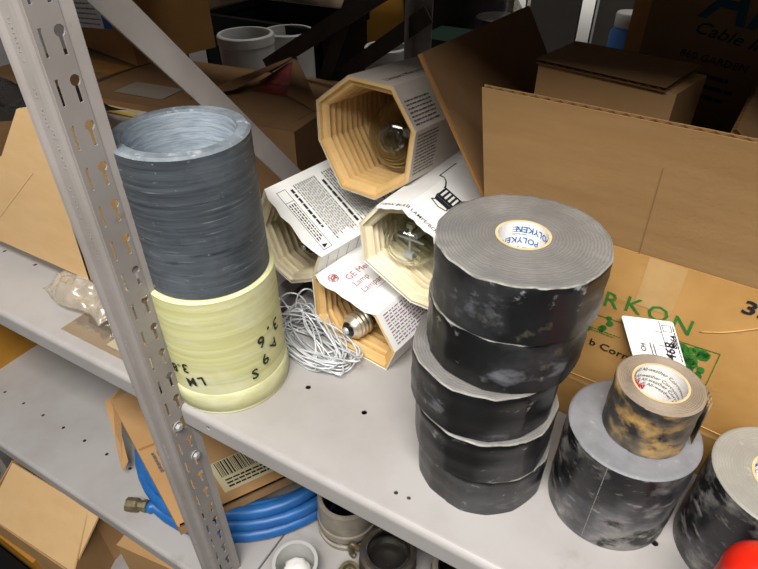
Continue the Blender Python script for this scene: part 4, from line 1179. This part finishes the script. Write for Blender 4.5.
for sgn in (-1, 1):
    bm = bmesh.new(); tube(bm, spline([(sgn*.043, -.01, .03), (sgn*.055, -.012, .036), (sgn*.056, -.012, .012), (sgn*.050, -.012, .006)], 6), .0045, 8); obj('cam_arm', bm, FITTING, t, True)
bm = bmesh.new(); lathe(bm, [(.0005, .008), (.030, .008)], 40); obj('bore_shade_disc', bm, DARK, t)  # dark disc painting the shade inside the coupling
t = ringfit('camlock_coupling', 'second dark coupling half hidden behind the shelf lip, right of the bright ring', 'pipe fitting', -.105, .155,
            [(.028, 0), (.038, 0), (.04, .006), (.04, .028), (.037, .034), (.038, .046), (.034, .048), (.030, .046)], CAST)
bm = bmesh.new(); lathe(bm, [(.0265, .01), (.0298, .01), (.0298, .045), (.0265, .045)], 40, closed=True); lathe(bm, [(.0005, .012), (.028, .012)], 40); obj('gasket_and_dark_bore', bm, BLACKP, t, True)  # this black disc too paints a shaded bore
t = thing('hex_bushing', 'small dirty hexagonal bushing in front of the dark camlock coupling', 'pipe fitting', (-.243, .082, ZL))
bm = bmesh.new(); lathe(bm, [(.010, 0), (.019, 0), (.019, .014), (.010, .014)], 6, closed=True); obj('hex_flange', bm, FITTING, t)
bm = bmesh.new(); lathe(bm, [(.0098, .014), (.0145, .014), (.0145, .026), (.0098, .026)], 24, closed=True); obj('threaded_neck', bm, FITTING, t, True, 40)

# ------------------------------------------------------------------ bottom shelf, z = -.74
ZB = -.74
lb_ = thing('cardboard_box', 'tan cardboard box with a sloping top flap in the lower left corner', 'cardboard box', (-.812, .010, ZB))
bm = bmesh.new()
slab(bm, [(.0, 0, 0), (.0, .24, 0), (.0, .24, .18), (.0, 0, .18)], .003)
slab(bm, [(-.25, -.095, 0), (.035, -.085, 0), (.035, -.085, .115), (-.25, -.095, .115)], .003)
slab(bm, [(.035, -.085, 0), (.0, 0.0, 0), (.0, 0.0, .185), (.035, -.085, .118)], .003)
slab(bm, [(.0, .24, 0), (-.25, .24, 0), (-.25, .24, .18), (.0, .24, .18)], .003)
slab(bm, [(-.25, .24, 0), (-.25, -.095, 0), (-.25, -.095, .115), (-.25, 0, .18)], .003)
obj('carton_body', bm, KRAFT_B, lb_)
bm = bmesh.new(); board(bm, (-.235, -.092, .117), (.026, -.082, .117), (-.235, -.005, .189), .004); obj('sloping_flap', bm, [KRAFT_L, FLUTE], lb_)
bm = bmesh.new(); slab(bm, [(-.245, .015, .190), (0, .004, .187), (-.02, .12, .20), (-.23, .12, .20)], .003); obj('rear_flap', bm, KRAFT_B, lb_)
t = thing('cardboard_box', 'brown cardboard box in shadow under the lower shelf, right of the sloping flap box', 'cardboard box', (-.70, -.012, ZB), (0, 0, R(8)))
bm = bmesh.new(); box(bm, (0, 0, 0), (.15, .2, .20)); b_ = obj('carton_body', bm, KRAFT_B, t)
bm = bmesh.new(); q(bm, [(0, .08, .2006), (.15, .08, .2006), (.15, .12, .2006), (0, .12, .2006)]); obj('tape_strip', bm, PACKTAPE, b_)
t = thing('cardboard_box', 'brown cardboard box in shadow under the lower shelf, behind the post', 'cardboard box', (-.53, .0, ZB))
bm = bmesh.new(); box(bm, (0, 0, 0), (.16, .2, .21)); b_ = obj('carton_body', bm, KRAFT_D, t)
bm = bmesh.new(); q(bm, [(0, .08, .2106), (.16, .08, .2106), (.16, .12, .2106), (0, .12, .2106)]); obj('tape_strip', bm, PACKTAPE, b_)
t = thing('storage_tray', 'black tray edge with a yellow stripe in the bottom left corner', 'tray', (-.98, -.215, -1.0))
bm = bmesh.new(); box(bm, (-.3, 0, 0), (.045, .12, .26)); obj('tray_body', bm, BLACKP, t)
bm = bmesh.new(); box(bm, (-.3, .06, .26), (.046, .066, .2615)); obj('yellow_stripe', bm, mat('yellow_stripe', '#d9c92a', rough=.5), t)
lump('paper_wad', 'crumpled pale paper in front of the sloping flap box, bottom left', 'paper', (-.865, -.135, -1.0), (.05, .035, .125), mat('buff_paper', '#c9bb9f', '#b8a98c', 20, 3, .4, .6, rough=.8), 14)
t = thing('cardboard_box', 'ochre cardboard box below the sloping flap box at the left edge', 'cardboard box', (-1.15, -.088, -1.0))
bm = bmesh.new(); box(bm, (0, 0, 0), (.22, .055, .30)); b_ = obj('carton_body', bm, KRAFT_Y, t)
bm = bmesh.new(); q(bm, [(0, .02, .3006), (.22, .02, .3006), (.22, .035, .3006), (0, .035, .3006)]); obj('tape_strip', bm, PACKTAPE, b_)

# ------------------------------------------------------------------ light
def area(name, loc, rot, sx, sy, power, col=(1, .975, .94)):
    l = bpy.data.lights.new(name, 'AREA'); l.shape = 'RECTANGLE'; l.size = sx; l.size_y = sy; l.energy = power; l.color = col
    o = bpy.data.objects.new(name, l); COL.objects.link(o); o.location = loc; o.rotation_euler = rot
    return o
area('ceiling_tube_light', (.2, -.62, 1.5), (R(20), 0, 0), 1.1, .25, 25)
area('ceiling_tube_light', (-.4, .93, 1.75), (0, 0, 0), 1.3, .2, 6)
area('ceiling_tube_light', (-.1, -1.5, 1.95), (R(36), 0, 0), 2.0, .3, 20)
w = bpy.data.worlds.new('World'); SC.world = w; w.use_nodes = True
w.node_tree.nodes['Background'].inputs[0].default_value = (.9, .92, 1, 1)
w.node_tree.nodes['Background'].inputs[1].default_value = .045

# ------------------------------------------------------------------ camera
cam = bpy.data.cameras.new('camera'); co = bpy.data.objects.new('camera', cam); COL.objects.link(co)
cam.sensor_width = 36; cam.lens = 571.66/758*36; cam.clip_start = .01
pit, yaw, rol = R(36.955), R(29.911), R(-.232)
fh = V((-sin(yaw), cos(yaw), 0)); rt = V((cos(yaw), sin(yaw), 0)); up = V((0, 0, 1))
fw = fh*cos(pit)-up*sin(pit); u = fh*sin(pit)+up*cos(pit)
rt2 = rt*cos(rol)+u*sin(rol); u2 = -rt*sin(rol)+u*cos(rol)
mw = M((( rt2.x, u2.x, -fw.x, 0), (rt2.y, u2.y, -fw.y, -.2513), (rt2.z, u2.z, -fw.z, .4783), (0, 0, 0, 1)))
co.matrix_world = mw
SC.camera = co
SC.view_settings.view_transform = 'Standard'; SC.view_settings.look = 'None'; SC.view_settings.gamma = 1
SC.view_settings.exposure = .66
